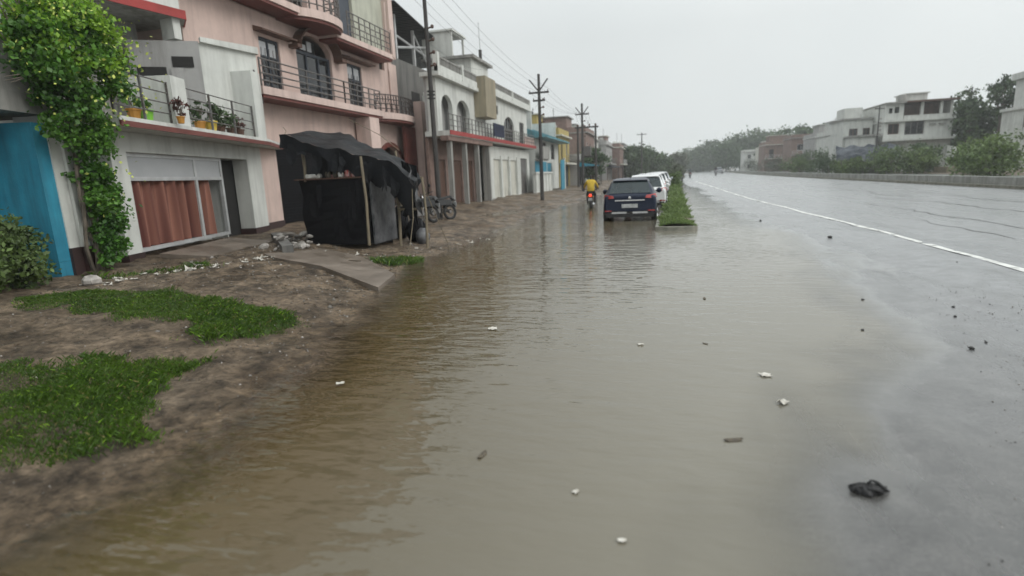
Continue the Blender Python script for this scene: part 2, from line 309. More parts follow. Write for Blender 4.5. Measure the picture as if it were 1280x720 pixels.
def water_mat():
    m = bpy.data.materials.new('muddy_floodwater'); m.use_nodes = True
    t = m.node_tree; L = t.links.new; b = t.nodes['Principled BSDF']
    co = t.nodes.new('ShaderNodeTexCoord')
    n1 = N(t, 'ShaderNodeTexNoise', Scale=0.35, Detail=4); L(co.outputs['Object'], n1.inputs['Vector'])
    r = t.nodes.new('ShaderNodeValToRGB'); e = r.color_ramp.elements
    e[0].position = 0.35; e[0].color = (0.066, 0.046, 0.017, 1); e[1].position = 0.7; e[1].color = (0.086, 0.064, 0.029, 1)
    L(n1.outputs['Fac'], r.inputs['Fac'])
    # brown by the bank; grey toward the tar paints in some sky reflection
    sx = t.nodes.new('ShaderNodeSeparateXYZ'); L(co.outputs['Object'], sx.inputs[0])
    mr = t.nodes.new('ShaderNodeMapRange'); mr.interpolation_type = 'SMOOTHSTEP'
    mr.inputs['From Min'].default_value = -2.9; mr.inputs['From Max'].default_value = 0.9; L(sx.outputs['X'], mr.inputs['Value'])
    mg = t.nodes.new('ShaderNodeMixRGB'); mg.inputs[2].default_value = (0.172, 0.160, 0.128, 1)
    L(mr.outputs[0], mg.inputs[0]); L(r.outputs[0], mg.inputs[1])
    L(mg.outputs[0], b.inputs['Base Color'])
    b.inputs['Roughness'].default_value = 0.03
    b.inputs['IOR'].default_value = 1.42
    # wind ripples: long crests across the street, rougher toward the bank
    hsum = None
    for (s, st, amp, rot) in ((2.4, (1.0, 2.6, 1), 1.0, 8), (6.0, (1.0, 2.2, 1), 0.26, -12), (18.0, (1, 1.7, 1), 0.02, 20)):
        mp = t.nodes.new('ShaderNodeMapping'); mp.inputs['Scale'].default_value = st; mp.inputs['Rotation'].default_value = (0, 0, R_(rot))
        L(co.outputs['Object'], mp.inputs['Vector'])
        n = N(t, 'ShaderNodeTexNoise', Scale=s, Detail=2.0, Roughness=0.5); L(mp.outputs[0], n.inputs['Vector'])
        k = t.nodes.new('ShaderNodeMath'); k.operation = 'MULTIPLY_ADD'; k.inputs[1].default_value = amp
        L(n.outputs['Fac'], k.inputs[0])
        if hsum: L(hsum, k.inputs[2])
        else: k.inputs[2].default_value = 0
        hsum = k.outputs[0]
    n5 = N(t, 'ShaderNodeTexNoise', Scale=0.5, Detail=3); L(co.outputs['Object'], n5.inputs['Vector'])
    q = t.nodes.new('ShaderNodeMapRange'); q.inputs['From Min'].default_value = -4.5; q.inputs['From Max'].default_value = 2.5
    q.inputs['To Min'].default_value = 1.0; q.inputs['To Max'].default_value = 0.2; L(sx.outputs['X'], q.inputs['Value'])
    q2 = t.nodes.new('ShaderNodeMapRange'); q2.inputs['From Min'].default_value = 0.35; q2.inputs['From Max'].default_value = 0.65
    q2.inputs['To Min'].default_value = 0.45; q2.inputs['To Max'].default_value = 1.1; L(n5.outputs['Fac'], q2.inputs['Value'])
    qm = t.nodes.new('ShaderNodeMath'); qm.operation = 'MULTIPLY'; L(q.outputs[0], qm.inputs[0]); L(q2.outputs[0], qm.inputs[1])
    hm = t.nodes.new('ShaderNodeMath'); hm.operation = 'MULTIPLY'; L(hsum, hm.inputs[0]); L(qm.outputs[0], hm.inputs[1])
    bp = N(t, 'ShaderNodeBump', Strength=1.0, Distance=0.04); L(hm.outputs[0], bp.inputs['Height']); L(bp.outputs[0], b.inputs['Normal'])
    # thin film at the edges lets the bed show, as turbid water does with depth
    at = t.nodes.new('ShaderNodeAttribute'); at.attribute_name = 'depth'
    dm = t.nodes.new('ShaderNodeMapRange'); dm.interpolation_type = 'SMOOTHSTEP'
    dm.inputs['From Min'].default_value = 0.0; dm.inputs['From Max'].default_value = 0.065; L(at.outputs['Fac'], dm.inputs['Value'])
    gl = t.nodes.new('ShaderNodeBsdfGlossy'); gl.inputs['Roughness'].default_value = 0.03; L(bp.outputs[0], gl.inputs['Normal'])
    tp = t.nodes.new('ShaderNodeBsdfTransparent')
    fr = t.nodes.new('ShaderNodeFresnel'); fr.inputs['IOR'].default_value = 1.333; L(bp.outputs[0], fr.inputs['Normal'])
    film = t.nodes.new('ShaderNodeMixShader')
    gb = t.nodes.new('ShaderNodeNewGeometry'); iv = t.nodes.new('ShaderNodeMath'); iv.operation = 'SUBTRACT'; iv.inputs[0].default_value = 1.0; L(gb.outputs['Backfacing'], iv.inputs[1])
    fm = t.nodes.new('ShaderNodeMath'); fm.operation = 'MULTIPLY'; L(fr.outputs[0], fm.inputs[0]); L(iv.outputs[0], fm.inputs[1]); 
    fs = t.nodes.new('ShaderNodeMapRange'); fs.inputs['From Max'].default_value = 0.014; L(at.outputs['Fac'], fs.inputs['Value'])
    fq = t.nodes.new('ShaderNodeMath'); fq.operation = 'MULTIPLY'; L(fm.outputs[0], fq.inputs[0]); L(fs.outputs[0], fq.inputs[1]); L(fq.outputs[0], film.inputs[0]); L(tp.outputs[0], film.inputs[1]); L(gl.outputs[0], film.inputs[2])
    ms = t.nodes.new('ShaderNodeMixShader'); L(dm.outputs[0], ms.inputs[0]); L(film.outputs[0], ms.inputs[1]); L(b.outputs[0], ms.inputs[2])
    L(ms.outputs[0], t.nodes['Material Output'].inputs['Surface'])
    return m
M['drygrass'] = mat('yellowed_grass', (0.20, 0.19, 0.06), (0.12, 0.10, 0.035), rough=0.6, island=0.4, trans=0.2); M['earth'] = ground_mat(); M['asphalt'] = asphalt_mat(); M['water'] = water_mat()

# ------------------------------------------------------------------ mesh helpers
class MB:
    def __init__(s): s.v = []; s.f = []; s.mi = []; s.cur = 0
    def face(s, pts):
        i = len(s.v); s.v += [tuple(p) for p in pts]; s.f.append(tuple(range(i, i + len(pts)))); s.mi.append(s.cur)
    def box(s, x0, x1, y0, y1, z0, z1, rz=0, c=None):
        P = [(x, y, z) for z in (z0, z1) for y in (y0, y1) for x in (x0, x1)]
        if rz:
            cx0, cy0 = c or ((x0 + x1) / 2, (y0 + y1) / 2); ca, sa = math.cos(rz), math.sin(rz)
            P = [(cx0 + (x - cx0) * ca - (y - cy0) * sa, cy0 + (x - cx0) * sa + (y - cy0) * ca, z) for x, y, z in P]
        i = len(s.v); s.v += P
        for q in ((0, 2, 3, 1), (4, 5, 7, 6), (0, 1, 5, 4), (2, 6, 7, 3), (0, 4, 6, 2), (1, 3, 7, 5)):
            s.f.append(tuple(i + k for k in q)); s.mi.append(s.cur)
        return s
    def prism(s, poly, z0, z1, ztop=None):              # plan polygon (counter-clockwise) between two levels
        n = len(poly); i = len(s.v)
        s.v += [(x, y, z0) for x, y in poly] + [(x, y, (ztop[k] if ztop else z1)) for k, (x, y) in enumerate(poly)]
        s.f.append(tuple(range(i + n - 1, i - 1, -1))); s.f.append(tuple(range(i + n, i + 2 * n)))
        s.mi += [s.cur] * 2
        for k in range(n):
            s.f.append((i + k, i + (k + 1) % n, i + n + (k + 1) % n, i + n + k)); s.mi.append(s.cur)
        return s
    def tube(s, pts, r, n=6, caps=True):
        pts = [Vector(p) for p in pts]; rs = r if isinstance(r, (list, tuple)) else [r] * len(pts)
        i0 = len(s.v); up = None
        for k, p in enumerate(pts):
            d = (pts[min(k + 1, len(pts) - 1)] - pts[max(k - 1, 0)])
            if d.length < 1e-9: d = Vector((0, 0, 1))
            d.normalize()
            if up is None: up = Vector((0, 0, 1)) if abs(d.z) < 0.9 else Vector((1, 0, 0))
            a = d.cross(up).normalized(); b2 = a.cross(d).normalized(); up = b2
            for j in range(n):
                t = 2 * math.pi * j / n
                s.v.append(tuple(p + (a * math.cos(t) + b2 * math.sin(t)) * rs[k]))
        for k in range(len(pts) - 1):
            for j in range(n):
                a0 = i0 + k * n + j; a1 = i0 + k * n + (j + 1) % n
                s.f.append((a0, a1, a1 + n, a0 + n)); s.mi.append(s.cur)
        if caps:
            s.f.append(tuple(i0 + j for j in range(n - 1, -1, -1))); s.f.append(tuple(i0 + (len(pts) - 1) * n + j for j in range(n))); s.mi += [s.cur] * 2
        return s
    def lathe(s, c, prof, n=12, axis='z'):
        i0 = len(s.v)
        for r, h in prof:
            for j in range(n):
                t = 2 * math.pi * j / n; a, b2 = r * math.cos(t), r * math.sin(t)
                p = {'z': (a, b2, h), 'x': (h, a, b2), 'y': (a, h, b2)}[axis]
                s.v.append((c[0] + p[0], c[1] + p[1], c[2] + p[2]))
        for k in range(len(prof) - 1):
            for j in range(n):
                a0 = i0 + k * n + j; a1 = i0 + k * n + (j + 1) % n
                s.f.append((a0, a1, a1 + n, a0 + n)); s.mi.append(s.cur)
        s.f.append(tuple(i0 + j for j in range(n - 1, -1, -1))); s.f.append(tuple(i0 + (len(prof) - 1) * n + j for j in range(n))); s.mi += [s.cur] * 2
        return s
    def torus(s, c, R, r, axis='x', n=20, m=8):
        i0 = len(s.v)
        for k in range(n):
            t = 2 * math.pi * k / n
            for j in range(m):
                u = 2 * math.pi * j / m; q = R + r * math.cos(u); h = r * math.sin(u)
                p = (h, q * math.cos(t), q * math.sin(t)) if axis == 'x' else (q * math.cos(t), q * math.sin(t), h)
                s.v.append((c[0] + p[0], c[1] + p[1], c[2] + p[2]))
        for k in range(n):
            for j in range(m):
                s.f.append((i0 + k * m + j, i0 + ((k + 1) % n) * m + j, i0 + ((k + 1) % n) * m + (j + 1) % m, i0 + k * m + (j + 1) % m)); s.mi.append(s.cur)
        return s
    def grid(s, rows):
        i0 = len(s.v); n = len(rows[0])
        for r in rows: s.v += [tuple(p) for p in r]
        for a in range(len(rows) - 1):
            for b2 in range(n - 1):
                s.f.append((i0 + a * n + b2, i0 + a * n + b2 + 1, i0 + (a + 1) * n + b2 + 1, i0 + (a + 1) * n + b2)); s.mi.append(s.cur)
        return s
    def wall(s, x0, x1, z0, z1, y0, y1, holes=()):      # a wall slab with real openings cut through it
        xs = sorted({x0, x1, *[min(max(h[k], x0), x1) for h in holes for k in (0, 1)]})
        zs = sorted({z0, z1, *[min(max(h[k], z0), z1) for h in holes for k in (2, 3)]})
        def solid(a, b2):
            if a < 0 or b2 < 0 or a >= len(xs) - 1 or b2 >= len(zs) - 1: return False
            cx0, cz0 = (xs[a] + xs[a + 1]) / 2, (zs[b2] + zs[b2 + 1]) / 2
            return not any(h[0] < cx0 < h[1] and h[2] < cz0 < h[3] for h in holes)
        for a in range(len(xs) - 1):
            for b2 in range(len(zs) - 1):
                if not solid(a, b2): continue
                X0, X1, Z0, Z1 = xs[a], xs[a + 1], zs[b2], zs[b2 + 1]
                s.face([(X0, y0, Z0), (X1, y0, Z0), (X1, y0, Z1), (X0, y0, Z1)])
                s.face([(X1, y1, Z0), (X0, y1, Z0), (X0, y1, Z1), (X1, y1, Z1)])
                if not solid(a - 1, b2): s.face([(X0, y1, Z0), (X0, y0, Z0), (X0, y0, Z1), (X0, y1, Z1)])
                if not solid(a + 1, b2): s.face([(X1, y0, Z0), (X1, y1, Z0), (X1, y1, Z1), (X1, y0, Z1)])
                if not solid(a, b2 - 1): s.face([(X0, y1, Z0), (X1, y1, Z0), (X1, y0, Z0), (X0, y0, Z0)])
                if not solid(a, b2 + 1): s.face([(X0, y0, Z1), (X1, y0, Z1), (X1, y1, Z1), (X0, y1, Z1)])
        return s
    def arch(s, x0, x1, zs, zt, y0, y1, n=10):           # spandrels that turn a square opening head into an arch
        cx0 = (x0 + x1) / 2; a = (x1 - x0) / 2; h = zt - zs
        P = [(cx0 + a * math.cos(math.pi * k / n), zs + h * math.sin(math.pi * k / n)) for k in range(n, -1, -1)]
        zt2 = zt + 0.002
        for (xa, za), (xb, zb) in zip(P, P[1:]):
            s.face([(xa, y0, za), (xb, y0, zb), (xb, y0, zt2), (xa, y0, zt2)])
            s.face([(xb, y1, zb), (xa, y1, za), (xa, y1, zt2), (xb, y1, zt2)])
            s.face([(xa, y1, za), (xb, y1, zb), (xb, y0, zb), (xa, y0, za)])
        return s
    def build(s, name, mats, parent=None, smooth=False, loc=None, **props):
        me = bpy.data.meshes.new(name)
        me.from_pydata(s.v, [], s.f)
        mats = mats if isinstance(mats, (list, tuple)) else [mats]
        for m_ in mats: me.materials.append(M[m_] if isinstance(m_, str) else m_)
        if len(mats) > 1: me.polygons.foreach_set('material_index', s.mi)
        if smooth: me.polygons.foreach_set('use_smooth', [True] * len(me.polygons))
        me.update()
        o = bpy.data.objects.new(name, me); C.objects.link(o)
        if parent: o.parent = parent
        if loc: o.location = loc
        for k, v in props.items(): o[k] = v
        return o

def thing(name, label, cat, loc=(0, 0, 0), rz=0, group=None):
    o = bpy.data.objects.new(name, None); C.objects.link(o)
    o.empty_display_size = 0.2
    o.location = loc; o.rotation_euler = (0, 0, rz)
    o['label'] = label; o['category'] = cat
    if group: o['group'] = group
    return o
def tag(o, label, cat, group=None):
    o['label'] = label; o['category'] = cat
    if group: o['group'] = group
    return o
def copy_tree(o, parent=None):
    c = o.copy(); C.objects.link(c)
    if parent: c.parent = parent
    for ch in list(o.children): copy_tree(ch, c)
    return c

def np_mesh(name, V, F, mats, parent=None, mi=None, **props):   # F: (n,4) array
    me = bpy.data.meshes.new(name)
    n = len(F); k = F.shape[1]
    me.vertices.add(len(V)); me.vertices.foreach_set('co', V.astype(np.float32).ravel())
    me.loops.add(n * k); me.loops.foreach_set('vertex_index', F.astype(np.int32).ravel())
    me.polygons.add(n); me.polygons.foreach_set('loop_start', np.arange(0, n * k, k, dtype=np.int32))
    me.polygons.foreach_set('loop_total', np.full(n, k, dtype=np.int32))
    mats = mats if isinstance(mats, (list, tuple)) else [mats]
    for m_ in mats: me.materials.append(M[m_])
    if mi is not None: me.polygons.foreach_set('material_index', mi.astype(np.int32))
    me.update(); me.validate()
    o = bpy.data.objects.new(name, me); C.objects.link(o)
    if parent: o.parent = parent
    for k2, v in props.items(): o[k2] = v
    return o
def leaf_quads(cent, size, rs, flat=0.0, aspect=0.6):
    """one bent diamond of a leaf at each centre"""
    n = len(cent)
    d = rs.normal(size=(n, 3)); d[:, 2] = d[:, 2] * (1 - flat) - 0.25; d /= np.linalg.norm(d, axis=1)[:, None]
    u = rs.normal(size=(n, 3)); w = np.cross(d, u); w /= np.linalg.norm(w, axis=1)[:, None]
    s = (size * rs.uniform(0.6, 1.4, n))[:, None]
    V = np.stack([cent - d * s * .5, cent + w * s * aspect * .5, cent + d * s * .5, cent - w * s * aspect * .5], 1).reshape(-1, 3)
    F = np.arange(4 * n).reshape(n, 4)
    return V, F
def clumps(n_cl, per, rx, ry, rz, c, rs, cl=0.28, shell=0.55):
    """leaf centres in uneven clumps through an ellipsoid"""
    d = rs.normal(size=(n_cl, 3)); d /= np.linalg.norm(d, axis=1)[:, None]
    r = rs.uniform(shell, 1.0, n_cl) ** 0.8
    cc = d * r[:, None] * np.array([rx, ry, rz])
    cr_ = rs.uniform(0.5, 1.3, n_cl) * cl * (rx + ry + rz) / 3
    P = cc[:, None, :] + rs.normal(size=(n_cl, per, 3)) * cr_[:, None, None] * np.array([1, 1, 0.75]) * 0.6
    return P.reshape(-1, 3) + np.array(c)

# ------------------------------------------------------------------ terrain
def vnoise(x, y, seed=0):
    xi = np.floor(x).astype(np.int64); yi = np.floor(y).astype(np.int64); fx = x - xi; fy = y - yi
    fx = fx * fx * (3 - 2 * fx); fy = fy * fy * (3 - 2 * fy)
    def h(a, b2):
        n = (a * 374761393 + b2 * 668265263 + seed * 974634533) & 0x7fffffff
        n = ((n ^ (n >> 13)) * 1274126177) & 0x7fffffff
        return ((n ^ (n >> 16)) & 0xffff) / 65535.0 - 0.5
    return (h(xi, yi) * (1 - fx) + h(xi + 1, yi) * fx) * (1 - fy) + (h(xi, yi + 1) * (1 - fx) + h(xi + 1, yi + 1) * fx) * fy
def bend(y): return 0.00033 * np.maximum(0, np.asarray(y, float) - 60) ** 2
_LY = [-20, 0, 1.7, 2.3, 3.2, 5, 6.5, 8.3, 11, 15, 21.5, 28.5, 34, 45, 900]
_LX = [-3.6, -3.4, -3.2, -3.0, -3.05, -3.55, -4.05, -4.5, -4.95, -4.95, -5.3, -5.0, -4.6, -4.4, -4.4]
_RY = [-20, 0, 2.2, 3, 4.5, 6.4, 9.9, 12.5, 14.7, 18, 25, 41, 900]
_RX = [0.6, 0.7, 1.0, 1.35, 2.0, 2.6, 3.2, 3.45, 3.5, 2.95, 2.75, 2.8, 2.8]
def edge_l(y): return np.interp(y, _LY, _LX) + bend(y)
def edge_r(y): return np.interp(y, _RY, _RX) + bend(y)
def height(x, y):
    x = np.asarray(x, float); y = np.asarray(y, float)
    xl, xr = edge_l(y), edge_r(y)
    dl = xl - x; dr = x - xr
    left = 0.30 * (1 - np.exp(-np.maximum(dl, 0) / 2.0)) + 0.006 * np.maximum(dl, 0)
    left = np.minimum(left, 0.42)
    right = 0.16 * (1 - np.exp(-np.maximum(dr, 0) / 5.0))
    basin = -0.14 * (1 - np.exp(-np.maximum(np.minimum(-dl, -dr), 0) / 1.5)) * np.where(-dl < -dr, 1.0, 0.85)
    z = np.where(dl > 0, left, np.where(dr > 0, right, basin))
    rough_l = np.clip((dl + 0.8) / 1.5, 0, 1) * (1 - np.clip((dl - 12) / 6, 0, 1))
    z = z + rough_l * (0.10 * vnoise(x * .6, y * .6, 1) + 0.055 * vnoise(x * 1.7, y * 1.7, 2) + 0.05 * vnoise(x * 4.2, y * 4.2, 3) + 0.034 * vnoise(x * 8, y * 8, 12))
    # the wet lip of the bank far ahead keeps puddles behind it
    far = np.clip((y - 16) / 6, 0, 1) * np.clip(1 - (y - 60) / 20, 0, 1) * np.clip(1 - np.abs(dl - 1.8) / 1.8, 0, 1)
    z = z - far * (0.16 + 0.2 * vnoise(x * .8, y * .35, 6))
    rough_r = np.clip(1 - np.abs(dr - 0.3) / 2.6, 0, 1)
    z = z + rough_r * (0.045 * vnoise(x * 1.1, y * .35, 4) + 0.045 * vnoise(x * 2.6, y * 1.1, 5) + 0.022 * vnoise(x * 7, y * 3.5, 7))
    # worn lip where the old tar layer ends
    lip = np.clip((x - 3.25 - .5 * vnoise(x * .7, y * .5, 9) - .25 * vnoise(x * 2, y * 2.1, 10)) / .10, 0, 1) * np.clip((y - 3.5) / 2, 0, 1) * np.clip((22 - y) / 6, 0, 1)
    z = z + .034 * lip
    z = z + np.clip((x - 30) / 40, 0, 1) * 0.5
    return z
def gz(x, y): return float(height(np.array([x]), np.array([y]))[0])
def sheet(name, xs, ys, zf, material, attr=None, bendx=True):
    X, Y = np.meshgrid(xs, ys)
    if bendx: X = X + bend(Y)
    Z = zf(X, Y)
    V = np.stack([X, Y, Z], -1).reshape(-1, 3)
    nx = len(xs); a = (np.arange(len(ys) - 1)[:, None] * nx + np.arange(nx - 1)[None, :]).ravel()
    F = np.stack([a, a + 1, a + nx + 1, a + nx], 1)
    if attr == 'depth':
        keep = (Z.ravel() - height(X, Y).ravel())[F].max(1) > -0.02
        F = F[keep]
    o = np_mesh(name, V, F, material)
    o.data.polygons.foreach_set('use_smooth', [True] * len(o.data.polygons))
    if attr:
        at = o.data.attributes.new(attr, 'FLOAT', 'POINT')
        h = height(X, Y).ravel()
        val = np.maximum(0, -h) if attr == 'depth' else np.clip(1 - h / 0.05, 0, 1)
        at.data.foreach_set('value', val.astype(np.float32))
    o['kind'] = 'structure'
    return o
def geo(a, b2, d0, g):
    r = [a]; d = d0
    while r[-1] < b2: r.append(r[-1] + d); d *= g
    return r
ys_g = list(np.arange(-12, 0, 0.5)) + geo(0, 26, 0.045, 1.006) [:-1]
ys_g = ys_g + geo(ys_g[-1] + .3, 600, 0.3, 1.05)
xs_g = [-240, -170, -100, -60, -40, -30, -24, -20, -17, -15] + list(np.arange(-14, -9, 0.25)) + list(np.arange(-9, -2.4, 0.06)) + list(np.arange(-2.4, 5, 0.3)) + list(np.arange(5, 30, 1.5)) + [32, 36, 42, 50, 60, 80, 120, 180, 240]
sheet('ground', xs_g, ys_g, lambda X, Y: height(X, Y) - 0.06 * np.clip((X - bend(Y) + 0.6) / 0.6, 0, 1), 'earth', 'wet')
ys_r = list(np.arange(-12, 0, 0.4)) + geo(0, 600, 0.06, 1.012)
xs_r = list(np.arange(-0.4, 5.4, 0.1)) + list(np.arange(5.4, 15.4, 0.5))
sheet('road', xs_r, ys_r, height, 'asphalt')
sheet('opposite_carriageway', list(np.arange(15.6, 24.6, 1.0)), ys_r[::4], lambda X, Y: height(X, Y) + 0.004, 'asphalt')
sheet('floodwater', list(np.arange(-12, 5.5, 0.09)), list(np.arange(-6, 0, 0.4)) + geo(0, 72, 0.07, 1.009), lambda X, Y: X * 0.0, 'water', 'depth')
# painted edge line, laid on the tar
ln_y = np.array(geo(-4, 75, 0.4, 1.02)); ln_x = np.interp(ln_y, [-4, 9, 12.7, 22.9, 31, 420], [4.72, 4.76, 4.74, 4.5, 4.25, 4.0]) + bend(ln_y)
b = MB(); rows = []
for X, Y in zip(ln_x, ln_y): rows.append([(X - .062, Y, gz(X - .062, Y) + .006), (X + .062, Y, gz(X + .062, Y) + .006)])
b.grid(rows); b.build('edge_line', 'paint', kind='structure')

# tar seams and worn joints running along the carriageway
for k, (xs0, ya, yb, w) in enumerate(((7.35, 11, 24, .05), (8.9, 14, 27, .06), (11.2, 17, 30, .07), (6.1, 12, 17, .04), (9.8, 26, 44, .06))):
    b = MB(); rows = []
    for y in np.arange(ya, yb, .25):
        x = xs0 + .9 * float(vnoise(np.array([y * .35]), np.array([k * 3.1]), 20)[0]) + .22 * float(vnoise(np.array([y * 1.7]), np.array([k * 5.0]), 21)[0])
        ww = w * (.25 + 1.3 * abs(float(vnoise(np.array([y * .9]), np.array([k * 2.0]), 22)[0]))) * min(1, (y - ya) / 1.5 + .1, (yb - y) / 1.5 + .1)
        rows.append([(x - ww, y, gz(x - ww, y) + .004), (x + ww, y, gz(x + ww, y) + .004)])
    b.grid(rows); b.build('tar_seam', 'darkstone', kind='structure')

# ------------------------------------------------------------------ building parts
def window(parent, x0, x1, z0, z1, y, frame='greyiron', glass='glassdark', nx=2, nz=1, t=0.06, name='window', bars=False, sill=None):
    """a framed window set in an opening (local x along the facade, y into the building)"""
    b = MB()
    b.box(x0, x0 + t, y, y + t, z0, z1); b.box(x1 - t, x1, y, y + t, z0, z1)
    b.box(x0 + t, x1 - t, y, y + t, z0, z0 + t); b.box(x0 + t, x1 - t, y, y + t, z1 - t, z1)
    for k in range(1, nx):
        xm = x0 + (x1 - x0) * k / nx; b.box(xm - t * .4, xm + t * .4, y + .004, y + t - .004, z0 + t, z1 - t)
    for k in range(1, nz):
        zm = z0 + (z1 - z0) * k / nz; b.box(x0 + t, x1 - t, y + .008, y + t - .008, zm - t * .4, zm + t * .4)
    if bars:
        k = x0 + t + .1
        while k < x1 - t: b.box(k - .008, k + .008, y - .02, y - .004, z0 + t, z1 - t); k += .11
    f = b.build(name, frame, parent)
    MB().box(x0 + t, x1 - t, y + t * .55, y + t * .75, z0 + t, z1 - t).build('pane', glass, f)
    if sill: MB().box(x0 - .08, x1 + .08, y - .16, y - .001, z0 - .07, z0 - .001).build('sill', sill, f)
    return f
def railing(parent, pts, z0, z1, nrail=4, mat_='greyiron', r=0.018, post_gap=1.1, ornate=False, first_post=True):
    """posts and horizontal rails along a plan polyline; each rail a piece"""
    pts = [Vector((p[0], p[1], 0)) for p in pts]
    o = bpy.data.objects.new('railing', None); C.objects.link(o); o.parent = parent; o.empty_display_size = .1
    done = set()
    for a, c in zip(pts, pts[1:]):
        n = max(1, round((c - a).length / post_gap))
        for k in range(n + 1):
            p = a.lerp(c, k / n); key = (round(p.x, 2), round(p.y, 2))
            if key not in done:
                done.add(key); MB().box(p.x - .02, p.x + .02, p.y - .02, p.y + .02, z0, z1).build('post', mat_, o)
            if ornate and k < n:
                q = a.lerp(c, (k + .5) / n); d = (c - a).normalized()
                for s in (-.06, .06):
                    pts_ = [q + d * (s + .05 * math.sin(j / 8 * math.pi * 2) * (1 if s > 0 else -1)) + Vector((0, 0, z0 + (z1 - z0) * j / 8)) for j in range(9)]
                    MB().tube(pts_, .014, 4).build('scroll', mat_, o)
    for k in range(nrail):
        z = z0 + (z1 - z0) * (k + 1) / nrail - r
        MB().tube([(p.x, p.y, z) for p in pts], r, 6).build('rail', mat_, o)
    return o

# ------------------------------------------------------------------ shop with the curtained glass front
A = R_(15.5)
SH = (-10.05, 8.62)
shop = thing('shop_building', 'white two storey shop with curtained glass front and planted balcony', 'building', (SH[0], SH[1], 0), R_(90) + A)
b = MB()
b.box(-.25, .20, 0, .9, .42, 2.80); b.box(5.35, 6.30, 0, .42, .44, 2.80)       # piers either side of the glass
b.box(.20, 5.35, .0, .5, 2.42, 2.80)                                            # beam over the opening
b.box(-1.18, -.25, 1.2, 1.4, .3, 2.80); b.box(.2, 4.05, .62, .72, .28, .44)
b.box(4.06, 4.12, .2, .6, .3, 2.42)
b.build('wall', 'white', shop)
MB().box(6.30, 7.55, 0.02, .75, .52, 2.80).build('pink_wall', 'pink', shop, label='pink rendered end of the shop wall')
for q in ((-.27, .22, -.02, .9, .1, .44), (5.33, 6.29, -.02, .44, .1, .46), (6.295, 7.57, .0, .74, .1, .53)): MB().box(*q).build('plinth', 'plinth', shop)
MB().box(4.13, 6.2, .46, .52, .3, 2.41).build('dark_recess_back', 'dark', shop)  # near-black panel paints in the shade at the back of the recess
# glass front: four panels in an aluminium frame, curtains hung behind the lower two
fr = MB()
for x in (.22, 2.72, 3.96): fr.box(x, x + .09, .10, .18, .42, 2.42)
for z in (.42, 1.86, 2.34): fr.box(.31, 2.72, .104, .176, z, z + .08); fr.box(2.81, 3.96, .104, .176, z, z + .08)
fr = fr.build('shopfront', 'alu', shop)
for x0, x1 in ((.31, 2.72), (2.81, 3.96)):
    MB().box(x0, x1, .13, .15, 1.94, 2.34).build('panel', 'frost', fr)
def curtain(x0, x1, amp, seed):
    rs = random.Random(seed); b = MB(); rows = []
    ph = [rs.uniform(0, 6.3) for _ in range(4)]
    for k in range(13):
        z = .5 + (1.86 - .5) * k / 12; r = []
        n = int((x1 - x0) / .02)
        for j in range(n + 1):
            x = x0 + (x1 - x0) * j / n
            y = .26 + amp * (math.sin(x * 15 + ph[0] + .3 * z) + .7 * math.sin(x * 31 + ph[1] - .3 * z) + .4 * math.sin(x * 5 + ph[2]))
            r.append((x, y, z))
        rows.append(r)
    b.grid(rows); return b.build('curtain', 'curtain', fr, smooth=True)
curtain(.28, 2.72, .075, 3); curtain(2.80, 3.45, .075, 5)
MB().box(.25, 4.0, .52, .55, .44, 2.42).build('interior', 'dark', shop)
b = MB(); b.prism([(-.75, -.62), (5.55, -.62), (7.6, -.18), (7.6, .6), (5.5, 1.2), (4.4, 3.2), (-.75, 3.2)], 2.806, 2.98); b.build('balcony_slab', 'white', shop)
b = MB(); b.box(-.77, 5.56, -.655, -.622, 2.80, 2.90); b.build('slab_edge', 'maroon', shop)
b = MB(); b.box(5.57, 7.62, -.655, -.62, 2.80, 2.90, rz=.212, c=(5.57, -.63)); b.build('slab_edge', 'maroon', shop)
MB().box(1.05, 1.58, -.60, .3, 2.982, 3.96).build('balcony_pier', 'white', shop)
b = MB(); b.prism([(4.95, -.6), (5.5, -.6), (5.62, .3), (5.05, .3)], 2.982, 4.75); b.build('balcony_pier', 'white', shop)
railing(shop, [(1.58, -.5), (4.95, -.5)], 3.0, 3.82, 4, 'greyiron', .014, 1.15)
railing(shop, [(-.68, -.5), (1.05, -.5)], 3.0, 3.82, 4, 'greyiron', .014, .8)
# stair head room on the balcony: white front, flank's shade painted in as grey
blk = MB(); blk.prism([(3.85, 1.9), (4.27, .35), (5.86, -.42), (6.25, .6), (5.2, 1.9)], 2.982, 5.3, [5.38, 5.34, 5.42, 5.42, 5.38]); blk.build('stair_room_front', 'white', shop)
MB().prism([(4.2, .25), (5.82, -.52), (5.95, -.42), (4.34, .36)], 5.34, 5.46, [5.46, 5.52, 5.52, 5.46]).build('coping', 'white', shop)
gw = MB(); gw.prism([(3.78, 1.88), (4.22, .33), (4.265, .345), (3.83, 1.9)], 2.984, 5.36); gw.build('stair_room_flank', 'greywall', shop)
def on_flank(s, z): return (4.22 + (3.78 - 4.22) * s - .006, .33 + (1.88 - .33) * s, z)
b = MB(); P = [on_flank(s, z) for s, z in ((.5, 2.99), (.9, 2.99), (.9, 4.72), (.5, 4.72))]; b.face(P); b.face([(p[0] - .03, p[1], p[2]) for p in P][::-1]); b.build('doorway', 'dark', shop)
b = MB(); b.prism([(4.10, .72), (4.02, 1.0), (3.97, .98), (4.05, .7)], 2.99, 4.70); b.build('door_leaf', 'greywall', shop)
b = MB(); P = [on_flank(s, z) for s, z in ((.1, 4.72), (.4, 4.72), (.4, 4.98), (.1, 4.98))]; b.face(P); b.face([(p[0] - .02, p[1], p[2]) for p in P][::-1]); b.build('vent_opening', 'dark', shop)
